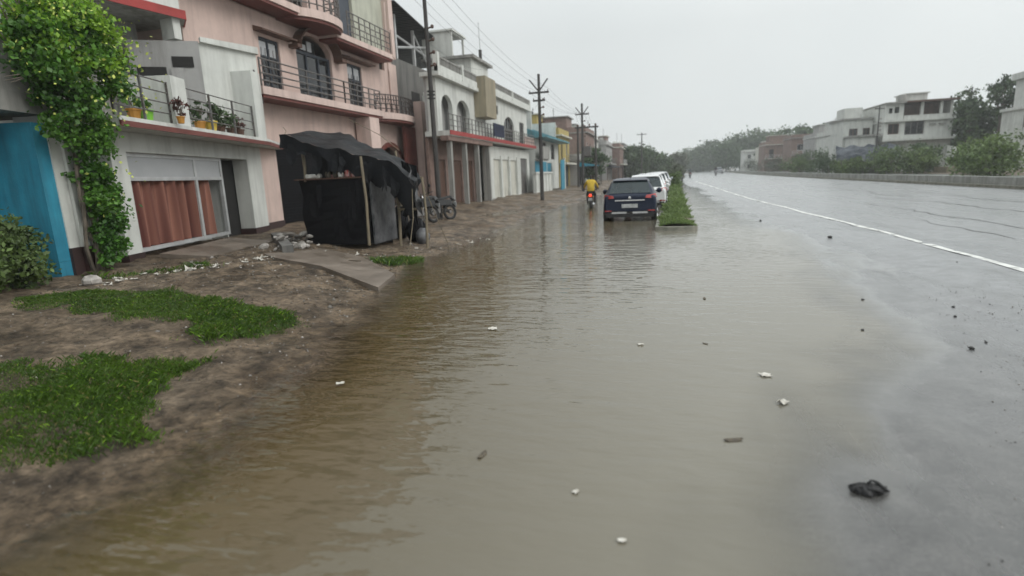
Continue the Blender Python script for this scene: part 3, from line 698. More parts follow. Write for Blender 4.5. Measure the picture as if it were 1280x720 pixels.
b = MB(); b.tube([(5.72, -.375, 3.95), (5.68, -.39, 4.9)], .025, 6); b.build('drain_pipe', 'greyiron', shop)

# upper house set back above the shop, its red edged roof slab
up = thing('set_back_house', 'grey upper storey with red edged slab above the shop', 'building', (SH[0], SH[1], 0), R_(90) + A)
MB().prism([(-3.2, 2.6), (4.0, 2.6), (4.4, 1.95), (4.6, 4.2), (-3.2, 6.5)], 2.99, 5.9).build('wall', 'concrete', up)
MB().prism([(-3.2, 2.0), (2.6, 1.35), (4.22, .56), (5.6, 1.43), (4.6, 4.2), (-3.2, 6.5)], 5.902, 6.0).build('roof_slab', 'concrete', up)
b = MB()
for a, c in (((-3.2, 1.97), (2.6, 1.32)), ((2.6, 1.32), (4.22, .53)), ((4.22, .53), (5.62, 1.41))):
    d = Vector((c[0] - a[0], c[1] - a[1])); n = Vector((-d.y, d.x)).normalized() * .03
    b.prism([a, c, (c[0] + n.x, c[1] + n.y), (a[0] + n.x, a[1] + n.y)], 5.88, 6.09)
b.build('fascia', 'red', up)
MB().prism([(-3.2, 2.05), (2.6, 1.42), (4.2, .66), (5.5, 1.46), (4.6, 4.1), (-3.2, 6.4)], 6.002, 6.9).build('parapet', 'white', up)
b = MB(); b.prism([(4.0, .78), (4.2, .7), (4.42, 1.1), (4.2, 1.2)], 5.4, 5.9); b.build('corner_strip', 'white', up)
MB().box(-.6, .3, 2.55, 2.59, 3.0, 4.9).build('door', 'dark', up)
MB().box(1.6, 2.2, 2.55, 2.59, 3.0, 4.9).build('door', 'dark', up)
MB().box(2.5, 2.75, 2.45, 2.598, 3.0, 5.0).build('pilaster', 'white', up)
b = MB(); b.tube([(1.2, 2.2, 5.88), (1.2, 2.2, 5.78)], .02, 6); b.lathe((1.2, 2.2, 5.72), [(.02, .06), (.05, .0)], 8); b.build('soffit_lamp', 'greyiron', up)

# turquoise house at the left edge
bh = thing('turquoise_house', 'turquoise painted house with grey upper storey beside the vine', 'building', (SH[0], SH[1], 0), R_(90) + A)
MB().box(-6.5, -1.75, 1.5, 1.7, .2, 2.78).build('front_wall', 'bluepaint', bh)
b = MB(); b.box(-1.9, -1.64, .02, 1.5, .55, 2.78); b.box(-1.9, -1.64, .02, 1.5, .2, .546); b.build('side_wall', 'bluepaint', bh)
b = MB(); b.box(-1.638, -1.42, 0, .5, .75, 2.9); b.box(-1.41, -1.14, -.05, .45, .75, 2.9); b.build('gate_pier', 'white', bh)
MB().box(-1.648, -1.42, -.03, .53, .1, .75).build('plinth', 'plinth', bh); MB().box(-1.41, -1.12, -.08, .48, .1, .75).build('plinth', 'plinth', bh)
MB().box(-6.5, -1.25, -.05, 1.8, 2.905, 3.2).build('lintel_slab', 'concrete', bh)
MB().box(-6.5, -.9, .8, 1.0, 3.2, 6.2).build('upper_wall', 'concrete', bh)
MB().box(-5.5, -1.65, -.03, .1, 3.2, 4.0).build('parapet', 'concrete', bh)
b = MB(); b.box(-1.14, -.3, 1.25, 1.3, .3, 2.5); b.build('gate', 'dark', bh)

# climbing vine over the gate pier
rs = np.random.RandomState(11)
vine = thing('climbing_vine', 'big flowering creeper hanging over the pier beside the shop', 'plant', (SH[0], SH[1], 0), R_(90) + A)
b = MB()
for k in range(5):
    x = -1.25 + rnd.uniform(-.15, .25); pts = []
    for j in range(9):
        pts.append((x + .12 * math.sin(j + k), -.16 - .05 * math.cos(j * 1.3 + k), .3 + j * .4))
    b.tube(pts, [.035 - .002 * j for j in range(9)], 6)
for k in range(26):                                    # loose twigs at the outline
    a = rnd.uniform(0, 6.28); p = Vector((-1.5 + 1.1 * math.cos(a), -.45, 3.75 + .85 * math.sin(a)))
    q = p + Vector((math.cos(a) * .35, rnd.uniform(-.2, .1), math.sin(a) * .3 + .05)); b.tube([p, q], [.008, .004], 4)
b.build('stem', 'bark', vine)
P = [clumps(100, 80, 1.05, .5, .92, (-1.42, -.45, 3.8), rs, cl=.21),
     clumps(44, 60, .7, .4, .55, (-1.45, -.4, 2.95), rs, cl=.3),
     clumps(84, 70, .40, .26, 1.35, (-1.12, -.34, 1.75), rs, cl=.2, shell=.3),
     clumps(22, 60, .28, .22, .55, (-1.12, -.3, .85), rs, cl=.25, shell=.3),
     clumps(3, 40, .2, .2, .3, (-1.9, -.4, 2.9), rs, cl=.3)]
V, F = leaf_quads(np.concatenate(P), .075, rs, aspect=.75)
np_mesh('foliage', V, F, 'leaf', vine, kind='stuff')
top = clumps(96, 46, 1.08, .6, .74, (-1.4, -.5, 4.13), rs, cl=.2)
V, F = leaf_quads(top, .07, rs, aspect=.7); np_mesh('crown_top_leaves', V, F, 'leafy', vine, kind='stuff')  # paler leaves over the crown's top paint in the light it catches
fc = np.concatenate([clumps(190, 2, 1.14, .72, 1.02, (-1.42, -.62, 3.8), rs, cl=.3, shell=.93), clumps(30, 2, .45, .4, 1.0, (-1.1, -.5, 2.2), rs, cl=.3, shell=.8)])
V, F = leaf_quads(fc, .055, rs, aspect=.8); np_mesh('flowers', V, F, 'flower', vine, kind='stuff')

# pot plants standing on the shop balcony
def pot_plant(x, y, z, r, h, ph, pot, leaf, label, n=60, spread=.22, leafsize=.1):
    t = thing('potted_plant', label, 'pot plant', (SH[0], SH[1], 0), R_(90) + A, 'potted plants on the balcony')
    b = MB(); b.lathe((x, y, z), [(r * .7, 0), (r * .95, h * .85), (r * 1.08, h * .86), (r * 1.08, h), (r * .9, h), (r * .85, h * .9)], 12); b.build('pot', pot, t, smooth=False)
    rs = np.random.RandomState(int(x * 100) % 97)
    P = clumps(9, n // 6, spread, spread * .8, ph * .5, (x, y, z + h + ph * .5), rs, cl=.4)
    V, F = leaf_quads(P, leafsize, rs, aspect=.4); np_mesh('foliage', V, F, leaf, t, kind='stuff')
    b = MB()
    for k in range(3): b.tube([(x, y, z + h * .8), (x + rnd.uniform(-.1, .1), y + rnd.uniform(-.1, .1), z + h + ph * .7)], [.012, .005], 4)
    b.build('stem', 'bark', t)
pot_plant(.18, -.3, 2.984, .13, .22, .30, 'potorange', 'leaf', 'orange pot plant at the left end of the balcony')
pot_plant(.52, -.32, 2.984, .14, .24, .18, 'potgreen', 'leaf', 'lime green pot by the white balcony pier', 36, .14)
pot_plant(.30, .75, 2.984, .16, .3, 1.1, 'brownwood', 'redleaf', 'tall reddish plant behind the green pot', 150, .28, .13)
pot_plant(.95, -.75, 2.984, .08, .14, .45, 'potorange', 'redleaf', 'brown dry plant trailing over the slab edge', 110, .16, .09)
pot_plant(2.62, -.25, 2.984, .13, .22, .5, 'potorange', 'foliage', 'dark plant in an orange pot near the middle of the railing', 130, .28, .12)
pot_plant(2.98, -.32, 2.984, .15, .26, .42, 'potyellow', 'foliage', 'bushy plant in a yellow pot behind the railing', 130, .28, .12)
pot_plant(3.55, -.25, 2.984, .14, .2, .5, 'brownwood', 'foliage', 'leafy dark green plant right of the yellow pot', 150, .3, .12)
pot_plant(4.15, -.25, 2.984, .13, .2, .36, 'brownwood', 'foliage', 'low green plant second from the right balcony pier', 110, .26, .1)
pot_plant(4.62, -.25, 2.984, .12, .2, .32, 'brownwood', 'redleaf', 'dry brownish plant beside the right balcony pier', 90, .22, .1)

# ------------------------------------------------------------------ pink house
PX = -11.5
pk = thing('pink_house', 'three storey pink house with curved balconies and iron railings', 'building', (PX, 0, 0), R_(90))
WY = .8                                                  # wall plane behind the balcony edges
doors = [(16.0, 17.0, 4.62, 6.32), (17.9, 20.1, 4.62, 6.92), (21.2, 22.35, 4.62, 6.42), (24.0, 24.5, 6.62, 6.98)]
b = MB()
b.wall(13.0, 25.7, 4.6, 7.05, WY, WY + .22, doors)
b.wall(13.0, 20.2, 7.3, 12.9, WY + .003, WY + .22, [(17.6, 18.9, 7.35, 9.4)])
b.wall(15.6, 28.9, .3, 4.3, WY, WY + .22, [(15.62, 20.6, .3, 2.95), (23.3, 25.6, .45, 3.25)])
b.box(25.48, 25.7, WY + .22, 9, 4.6, 12.9); b.box(13.0, 13.2, WY + .22, 9, 3.2, 12.9); b.box(28.7, 28.9, WY + .22, 9, .3, 4.3)
b.box(13.2, 25.48, 8.8, 9, .3, 12.9); b.box(13, 25.7, WY - .3, 9, 12.902, 13.1); b.box(20.2, 25.48, WY + .3, WY + .5, 10.4, 12.9); b.box(13.21, 28.6, WY + .23, 8.79, 4.32, 4.58); b.box(13.2, 25.4, WY + .23, 8.79, 7.06, 7.29)
b.arch(17.9, 20.1, 6.3, 6.92, WY, WY + .22); b.arch(23.3, 25.6, 2.35, 3.25, WY, WY + .22)
b.build('wall', 'pink', pk)
MB().box(22.6, 25.3, WY + .30, WY + .5, 7.3, 10.398).build('upper_wall', 'greenwall', pk, label='pale green wall of the top storey')
MB().box(25.3, 25.72, WY - .03, WY + .5, 7.32, 12.9).build('pilaster', 'pinktrim', pk)
MB().box(20.2, 22.6, WY + .45, WY + .6, 7.3, 10.398).build('upper_wall', 'pink', pk)
MB().box(21.7, 22.5, WY + .38, WY + .44, 7.32, 9.4).build('door', 'bluewood', pk)
# slabs and edge mouldings
def slab(x0, x1, z0, z1, y0=0, y1=WY - .002, step=.05):
    MB().box(x0, x1, y0, y1, z0 + .09, z1).build('balcony_slab', 'pinktrim', pk)
    MB().box(x0 + .04, x1 - .04, y0 + step, y1, z0, z0 + .088).build('slab_moulding', 'maroon', pk)
slab(14.9, 22.5, 4.28, 4.60); slab(19.35, 23.9, 6.83, 7.12); slab(11.5, 17.3, 7.08, 7.38)
def round_slab(xc, w, dpt, z0, z1, yb=WY - .004, name='curved_balcony'):
    n = 14; arc = [(xc + w * math.cos(math.pi + math.pi * k / n), yb - (dpt) * math.sin(math.pi * k / n) ** .8) for k in range(n + 1)]
    MB().prism(arc, z0 + .1, z1).build(name, 'pinktrim', pk)
    arc2 = [(xc + w * .95 * math.cos(math.pi + math.pi * k / n), yb - dpt * .94 * math.sin(math.pi * k / n) ** .8) for k in range(n + 1)]
    MB().prism(arc2, z0, z0 + .098).build('slab_moulding', 'maroon', pk)
    return [(xc + w * .95 * math.cos(math.pi + math.pi * k / n), yb - dpt * .93 * math.sin(math.pi * k / n) ** .8) for k in range(n + 1)]
arc = round_slab(18.45, 1.55, 1.25, 7.0, 7.36)
railing(pk, arc, 7.36, 8.25, 4, 'greyiron', .022, .5)
arc = round_slab(24.55, 1.9, .95, 4.25, 4.62)
railing(pk, arc[1:-1], 4.62, 5.4, 4, 'iron', .022, .4, ornate=True)
railing(pk, [(14.95, .07), (19.6, .07)], 4.6, 5.42, 4, 'greyiron', .024, 2.3)
railing(pk, [(19.6, .07), (22.4, .07)], 4.6, 5.42, 4, 'greyiron', .024, .9, ornate=True)
railing(pk, [(20.3, .07), (23.8, .07)], 7.12, 8.05, 4, 'greyiron', .022, .9, ornate=True)
railing(pk, [(11.6, .07), (17.2, .07)], 7.38, 8.2, 4, 'greyiron', .022, 1.4)
MB().box(23.8, 24.05, -.02, .3, 7.0, 8.15).build('railing_pier', 'pinktrim', pk)
MB().box(14.75, 14.98, .1, .7, 4.1, 4.5).build('bracket', 'iron', pk)
# doors and their hoods
def hood(x0, x1, z):
    MB().prism([(x0, .45), (x1, .45), (x1, WY - .003), (x0, WY - .003)], z, z + .09, [z + .05, z + .05, z + .16, z + .16]).build('door_hood', 'brownwood', pk)
hood(15.8, 17.55, 6.42); hood(20.9, 23.0, 6.52)
for x0, x1, z1 in ((16.0, 17.0, 6.32), (21.2, 22.35, 6.42)):
    f = window(pk, x0, x1, 4.62, z1, WY + .06, 'bluewood', 'glassdark', 2, 3, .07, 'door')
    b = MB()
    for k in range(5):
        x = x0 + .12 + (x1 - x0 - .24) * k / 4; b.tube([(x, WY + .03, 4.7), (x + .05, WY + .02, 5.2), (x - .05, WY + .02, 5.6), (x, WY + .03, 6.0)], .014, 4)
    b.build('grille', 'iron', f)
    for x in (x0 + .1, (x0 + x1) / 2 + .06): MB().box(x, x + (x1 - x0) / 2 - .17, WY + .085, WY + .095, 5.78, z1 - .12).build('pane', 'frost', f)
f = window(pk, 17.9, 20.1, 4.62, 6.32, WY + .10, 'bluewood', 'glassdark', 3, 1, .1, 'door')
b = MB(); b.box(18.0, 18.6, WY + .07, WY + .09, 6.36, 6.55); b.box(18.68, 18.95, WY + .07, WY + .09, 6.36, 6.7); b.build('fanlight', 'frost', f)
b = MB(); rows = []
for y in (.42, WY - .002): rows.append([(19 + 1.28 * math.cos(math.pi * k / 14), y, 6.28 + .82 * math.sin(math.pi * k / 14)) for k in range(14, -1, -1)])
b.grid(rows); rows2 = [[(p[0], p[1], p[2] + .07) for p in r] for r in rows]; b.grid(rows2); b.grid([rows[0], rows2[0]])
b.box(17.5, 17.74, .42, WY - .002, 6.24, 6.36); b.box(20.26, 20.6, .42, WY - .002, 6.24, 6.36)
b.build('arched_hood', 'brownwood', pk)
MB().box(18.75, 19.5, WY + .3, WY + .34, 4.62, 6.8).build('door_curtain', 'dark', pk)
window(pk, 24.0, 24.5, 6.62, 6.98, WY + .1, 'brownwood', 'dark', 1, 1, .04)
b = MB(); b.tube([(24.85, WY - .06, 4.65), (24.85, WY - .06, 6.6), (24.85, WY - .02, 6.8), (24.85, WY - .06, 9.6)], .045, 8); b.build('drain_pipe', 'pinktrim', pk)
# ground floor: pillars, arched entrance, dark open store
for x0, x1, z0, z1, y0, y1 in ((21.3, 22.1, .75, 4.27, .05, .7), (26.4, 27.4, .7, 5.45, -.05, .5)):
    MB().box(x0, x1, y0, y1, z0, z1).build('pillar', 'pinktrim', pk)
    MB().box(x0 - .02, x1 + .02, y0 - .02, y1 + .02, .2, z0).build('plinth', 'plinth', pk)
MB().box(25.1, 26.3, .3, .45, 1.6, 4.2).build('painted_panel', 'maroon', pk)
b = MB()
for k in range(10):
    a0, a1 = math.pi * k / 10, math.pi * (k + 1) / 10
    P = lambda r1, r2, a_: (24.45 + r1 * math.cos(a_), 2.35 + r2 * math.sin(a_))
    q = [P(1.15, .9, a0), P(1.35, 1.1, a0), P(1.35, 1.1, a1), P(1.15, .9, a1)]
    b.face([(x, WY - .05, z) for x, z in q]); b.face([(q[1][0], WY - .05, q[1][1]), (q[1][0], WY, q[1][1]), (q[2][0], WY, q[2][1]), (q[2][0], WY - .05, q[2][1])])
    b.face([(q[3][0], WY - .05, q[3][1]), (q[3][0], WY, q[3][1]), (q[0][0], WY, q[0][1]), (q[0][0], WY - .05, q[0][1])])
b.build('arch_trim', 'maroon', pk)
MB().box(23.3, 25.6, WY + .6, WY + .7, .4, 3.3).build('entrance_door', 'brownwood', pk)
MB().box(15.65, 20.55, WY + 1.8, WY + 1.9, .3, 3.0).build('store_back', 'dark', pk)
b = MB()                                                    # ribbed roller shutter half drawn over the store
for k in range(26):
    z = .36 + k * .1; b.box(15.66, 20.58, WY + .08 + .012 * (k % 2), WY + .12, z, z + .098)
b.build('roller_shutter', 'blacksheet', pk)
MB().box(15.64, 28.6, WY + .25, 8, .32, .4).build('floor_slab', 'concrete', pk)
b = MB(); b.box(27.5, 29.3, .1, .72, 3.35, 4.3); b.box(28.9, 29.3, .12, .7, .3, 3.348); b.build('wall', 'pink', pk)
MB().box(27.45, 29.4, -.05, .74, 4.3, 4.56).build('balcony_slab', 'pinktrim', pk)
railing(pk, [(27.5, 0.02), (29.3, .02), (29.3, .7)], 4.56, 5.4, 4, 'iron', .026, .9, ornate=True)
MB().box(27.6, 28.2, .1, .4, .2, 3.35).build('pillar', 'pinktrim', pk)
MB().box(29.32, 29.75, .1, .9, .2, 4.1).build('end_post', 'plinth', pk)

# grey shell behind, open shed on its roof
gs = thing('grey_shed_house', 'blackened grey house with open tin roof shed behind the pink house', 'building', (-12.9, 0, 0), R_(90))
MB().box(26.0, 35.5, 0, 6, 4.7, 7.7).build('wall', 'darkconc', gs)
MB().box(28.6, 29.6, -.03, -.002, 5.3, 6.3).build('shutter', 'dark', gs)
b = MB()
for k in range(24):                                         # corrugated sheets
    x = 26.3 + k * .4
    za, zb = 10.1 - .13 * (x - 26.3), 10.1 - .13 * (x + .4 - 26.3)
    b.prism([(x, -.5), (x + .2, -.5), (x + .2, 5.5), (x, 5.5)], za - .02, za, [za + .03, za, za + .2, za + .23])
    b.prism([(x + .2, -.5), (x + .4, -.5), (x + .4, 5.5), (x + .2, 5.5)], za - .05, za, [za - .0, zb + .03, zb + .23, za + .2])
b.build('tin_roof', 'plastic', gs)
b = MB()
for x in (27.4, 29.6, 31.6, 33.6): b.box(x, x + .14, .1, .24, 7.7, 10.0 - .13 * (x - 26.3))
b.tube([(27.5, .1, 8.3), (31.7, .1, 9.1)], .06, 6); b.tube([(27.4, .15, 8.9), (34.0, .15, 8.3)], .06, 6); b.tube([(29.6, .1, 9.4), (31.6, .1, 7.9)], .05, 6)
b.build('strut', 'alu', gs)
MB().box(26.2, 35.3, 4.2, 4.4, 7.71, 9.6).build('back_wall', 'dark', gs)

# ------------------------------------------------------------------ white house with arches and a colonnade
WX = -9.9
wh = thing('white_house', 'white flat roofed house with twin arches and colonnaded shopfront', 'building', (WX, 0, 0), R_(90))
b = MB()
b.wall(25.0, 30.3, 3.85, 6.25, .15, .35, [(25.55, 27.05, 3.87, 5.62), (27.65, 29.65, 3.87, 5.62)])
b.arch(25.55, 27.05, 5.0, 5.62, .15, .35); b.arch(27.65, 29.65, 5.0, 5.62, .15, .35)
b.wall(32.4, 43.2, 3.85, 6.45, .15, .35, [(34.2, 35.3, 5.5, 6.05), (36.6, 39.2, 3.87, 5.6), (40.8, 42.2, 3.87, 5.5)])
b.arch(36.6, 39.2, 4.9, 5.6, .15, .35)
b.box(30.3, 32.4, .15, .35, 3.85, 6.25); b.box(25.0, 25.2, .35, .62, 3.85, 6.25); b.box(43.0, 43.2, .35, 9, .1, 6.45)
b.box(30.2, 43.0, 8.8, 9, .1, 6.45); b.box(30.0, 30.2, .36, 9, 3.85, 6.24); b.wall(31.8, 43.0, .1, 3.5, .02, .25, [(33.3, 34.7, .35, 2.72), (35.1, 36.7, .35, 2.72), (37.1, 38.9, .35, 2.72), (40.2, 42.3, .1, 2.9)])
b.build('wall', 'white', wh)
MB().box(25.0, 30.0, .63, .75, 3.86, 6.25).build('gallery_wall', 'greywall', wh)
b = MB(); b.box(24.9, 30.0, -.45, .8, 3.62, 3.85); b.box(30.0, 43.4, -.45, 9.0, 3.62, 3.85); b.build('balcony_slab', 'white', wh)
b = MB(); b.box(24.88, 43.45, -.49, -.452, 3.66, 3.86); b.build('slab_edge', 'red', wh)
b = MB(); b.box(24.7, 30.2, -.15, .8, 6.27, 6.45); b.box(30.2, 33.0, -.15, 9, 6.27, 6.45); b.box(33.0, 43.5, -.15, 9, 6.47, 6.62); b.build('roof_slab', 'white', wh)
b = MB(); b.box(24.7, 30.4, -.12, .06, 6.452, 6.75); b.box(33.0, 43.4, -.12, .06, 6.622, 6.9)
for x in (24.7, 28.0, 33.0, 38.0, 43.2): b.box(x, x + .25, -.14, .1, 6.455, 7.28)
b.build('parapet', 'white', wh)
def jali(x0, x1, z0, z1):                                    # pierced parapet of small posts under a rail
    b = MB(); b.box(x0, x1, -.1, .04, z1 - .07, z1)
    x = x0 + .06
    while x < x1: b.box(x, x + .09, -.08, .02, z0, z1 - .07); x += .2
    b.build('balustrade', 'concrete', wh)
jali(24.96, 28.0, 6.76, 7.14); jali(28.26, 30.4, 6.76, 7.14); jali(33.26, 38.0, 6.91, 7.28); jali(38.26, 43.2, 6.91, 7.28)
b = MB(); b.box(30.5, 32.5, -.55, .14, 4.95, 7.1); b.build('stair_shaft', 'tan', wh, label='tan painted shaft with a rounded foot')
MB().box(31.4, 34.6, .5, 3.2, 6.455, 8.25).build('roof_room', 'white', wh)
MB().box(31.1, 34.9, .25, 3.4, 8.252, 8.4).build('roof_room_slab', 'concrete', wh)
b = MB(); b.wall(31.2, 33.3, 8.4, 9.75, 1.5, 1.62, [(31.35, 33.2, 8.42, 9.68)]); b.box(31.2, 31.32, 1.62, 3.3, 8.4, 9.75); b.box(31.32, 33.3, 3.2, 3.3, 8.4, 9.75); b.box(31.1, 33.4, 1.4, 3.4, 9.752, 9.85); b.build('tank_room', 'white', wh)
MB().box(31.4, 33.2, 3.0, 3.1, 8.42, 9.7).build('tank_room_back', 'darkconc', wh)
b = MB(); b.tube([(34.2, .8, 8.4), (34.2, .8, 9.25)], .10, 8); b.tube([(34.2, .8, 9.2), (34.1, .8, 10.8)], .012, 5); b.tube([(34.0, .8, 9.1), (34.5, .8, 9.3)], .02, 5); b.build('roof_post', 'pole', wh)
window(wh, 34.2, 35.3, 5.5, 6.05, .2, 'greyiron', 'glassdark', 2, 1)
f = window(wh, 36.6, 39.2, 3.87, 5.6, .26, 'greyiron', 'glassdark', 4, 2, .1, 'door')
window(wh, 40.8, 42.2, 3.87, 5.5, .22, 'greyiron', 'glassdark', 2, 2, .08)
railing(wh, [(25.0, -.4), (43.3, -.4)], 3.86, 4.62, 3, 'greyiron', .02, .55)
MB().box(40.2, 43.3, -.36, -.3, 3.87, 4.45).build('balcony_panel', 'pinktrim', wh)
for x in (33.3, 35.1, 37.1):
    w = {33.3: 1.4, 35.1: 1.6, 37.1: 1.8}[x]
    MB().box(x, x + w, .10, .14, .35, 2.72).build('recessed_panel', 'cream', wh)
for x in (32.0, 34.9, 36.9, 39.1): MB().box(x - .17, x + .17, -.06, .018, .3, 2.95).build('pilaster', 'white', wh)
MB().box(31.75, 39.5, -.12, .018, .1, .32).build('step', 'concrete', wh)
MB().box(40.25, 42.25, .1, .14, .12, 2.85).build('gate', 'greyiron', wh)
# colonnade, shaded arcade behind
for x in (25.3, 27.4, 29.4, 31.4): MB().box(x, x + .22, -.3, -.08, .05, 3.4).build('column', 'concrete', wh)
MB().box(24.8, 31.9, -.4, .0, 3.4, 3.617).build('arcade_beam', 'brick', wh)
b = MB(); b.wall(25.0, 31.7, .1, 3.61, .7, .85, [(25.6, 27.0, .15, 2.6), (28.0, 29.4, .15, 2.6), (30.0, 31.3, .15, 2.6)]); b.build('arcade_wall', 'brick', wh)
for x0, x1 in ((25.6, 27.0), (28.0, 29.4), (30.0, 31.3)): MB().box(x0, x1, 0.79, 0.83, .15, 2.6).build('shutter', 'brownwood', wh)
MB().box(24.8, 31.75, -.4, .7, -.05, .12).build('arcade_floor', 'concrete', wh)
tag(MB().prism([(32.0, -.50), (34.2, -.50), (34.2, -.44), (32.0, -.44)], 3.98, 4.72).build('hanging_cloth', 'navycloth', None, loc=None), 'navy cloth hung over the white balcony railing', 'cloth')
o = bpy.data.objects['hanging_cloth']; o.rotation_euler = (0, 0, R_(90)); o.location = (WX, 0, 0)

# white boundary wall beyond
bw = thing('boundary_wall', 'low white panelled boundary wall before the blue house', 'wall', (-9.1, -2.2, 0), R_(90))
MB().box(43.6, 50.2, 0, .2, -.1, 1.75).build('wall', 'white', bw)
for k in range(6): MB().box(43.6 + k * 1.28, 43.8 + k * 1.28, -.06, -.002, -.1, 1.75).build('pilaster', 'white', bw)
MB().box(43.5, 50.3, -.1, .26, 1.752, 1.88).build('coping', 'white', bw)

# blue house with tin roof
bl = thing('blue_house', 'blue and white house under a sloping teal tin roof', 'building', (-8.9, 0, 0), R_(90))
b = MB(); b.wall(44.6, 55.4, -.1, 4.9, .9, 1.1, [(45.2, 46.6, .3, 2.6), (47.6, 49.4, 3.0, 4.4), (51.6, 53.4, 3.0, 4.4), (49.6, 51.8, .1, 2.7)])
b.box(44.6, 44.8, 1.1, 8, -.1, 6.6); b.box(55.2, 55.4, 1.1, 8, -.1, 6.6); b.build('wall', 'white', bl)
MB().box(44.57, 49.2, .87, .898, -.1, 2.75).build('painted_band', 'bluepaint', bl)
b = MB()
for k in range(28):
    x = 44.2 + k * .42; b.prism([(x, -.2), (x + .38, -.2), (x + .38, 5.5), (x, 5.5)], 4.55, 4.6, [4.62, 4.62, 6.9, 6.9]); b.prism([(x + .38, -.2), (x + .42, -.2), (x + .42, 5.5), (x + .38, 5.5)], 4.55, 4.6, [4.67, 4.67, 6.95, 6.95])
b.build('tin_roof', 'teal', bl)
MB().box(44.4, 49.0, 2.6, 6, 5.9, 6.9).build('roof_shed', 'darkconc', bl)
MB().box(44.0, 49.6, 2.0, 6.4, 6.902, 7.1).build('shed_roof', 'plastic', bl)
for q in ((47.6, 49.4, 3.0, 4.4), (51.6, 53.4, 3.0, 4.4)): window(bl, *q, .98, 'greyiron', 'glassdark', 2, 2, .08)
MB().box(45.2, 46.6, 1.0, 1.06, .3, 2.6).build('door', 'dark', bl)
MB().box(49.6, 51.8, .98, 1.04, .1, 2.7).build('door', 'bluepaint', bl)
MB().box(50.4, 52.0, -.25, -.15, -.1, 2.9).build('gate_leaf', 'bluepaint', bl); MB().box(52.0, 52.3, -.3, -.1, -.1, 3.1).build('gate_post', 'white', bl)
b = MB(); b.box(44.6, 47.2, .2, .3, 2.9, 3.9); b.box(44.6, 47.2, .3, .897, 2.8, 2.9); b.build('balcony', 'concrete', bl)

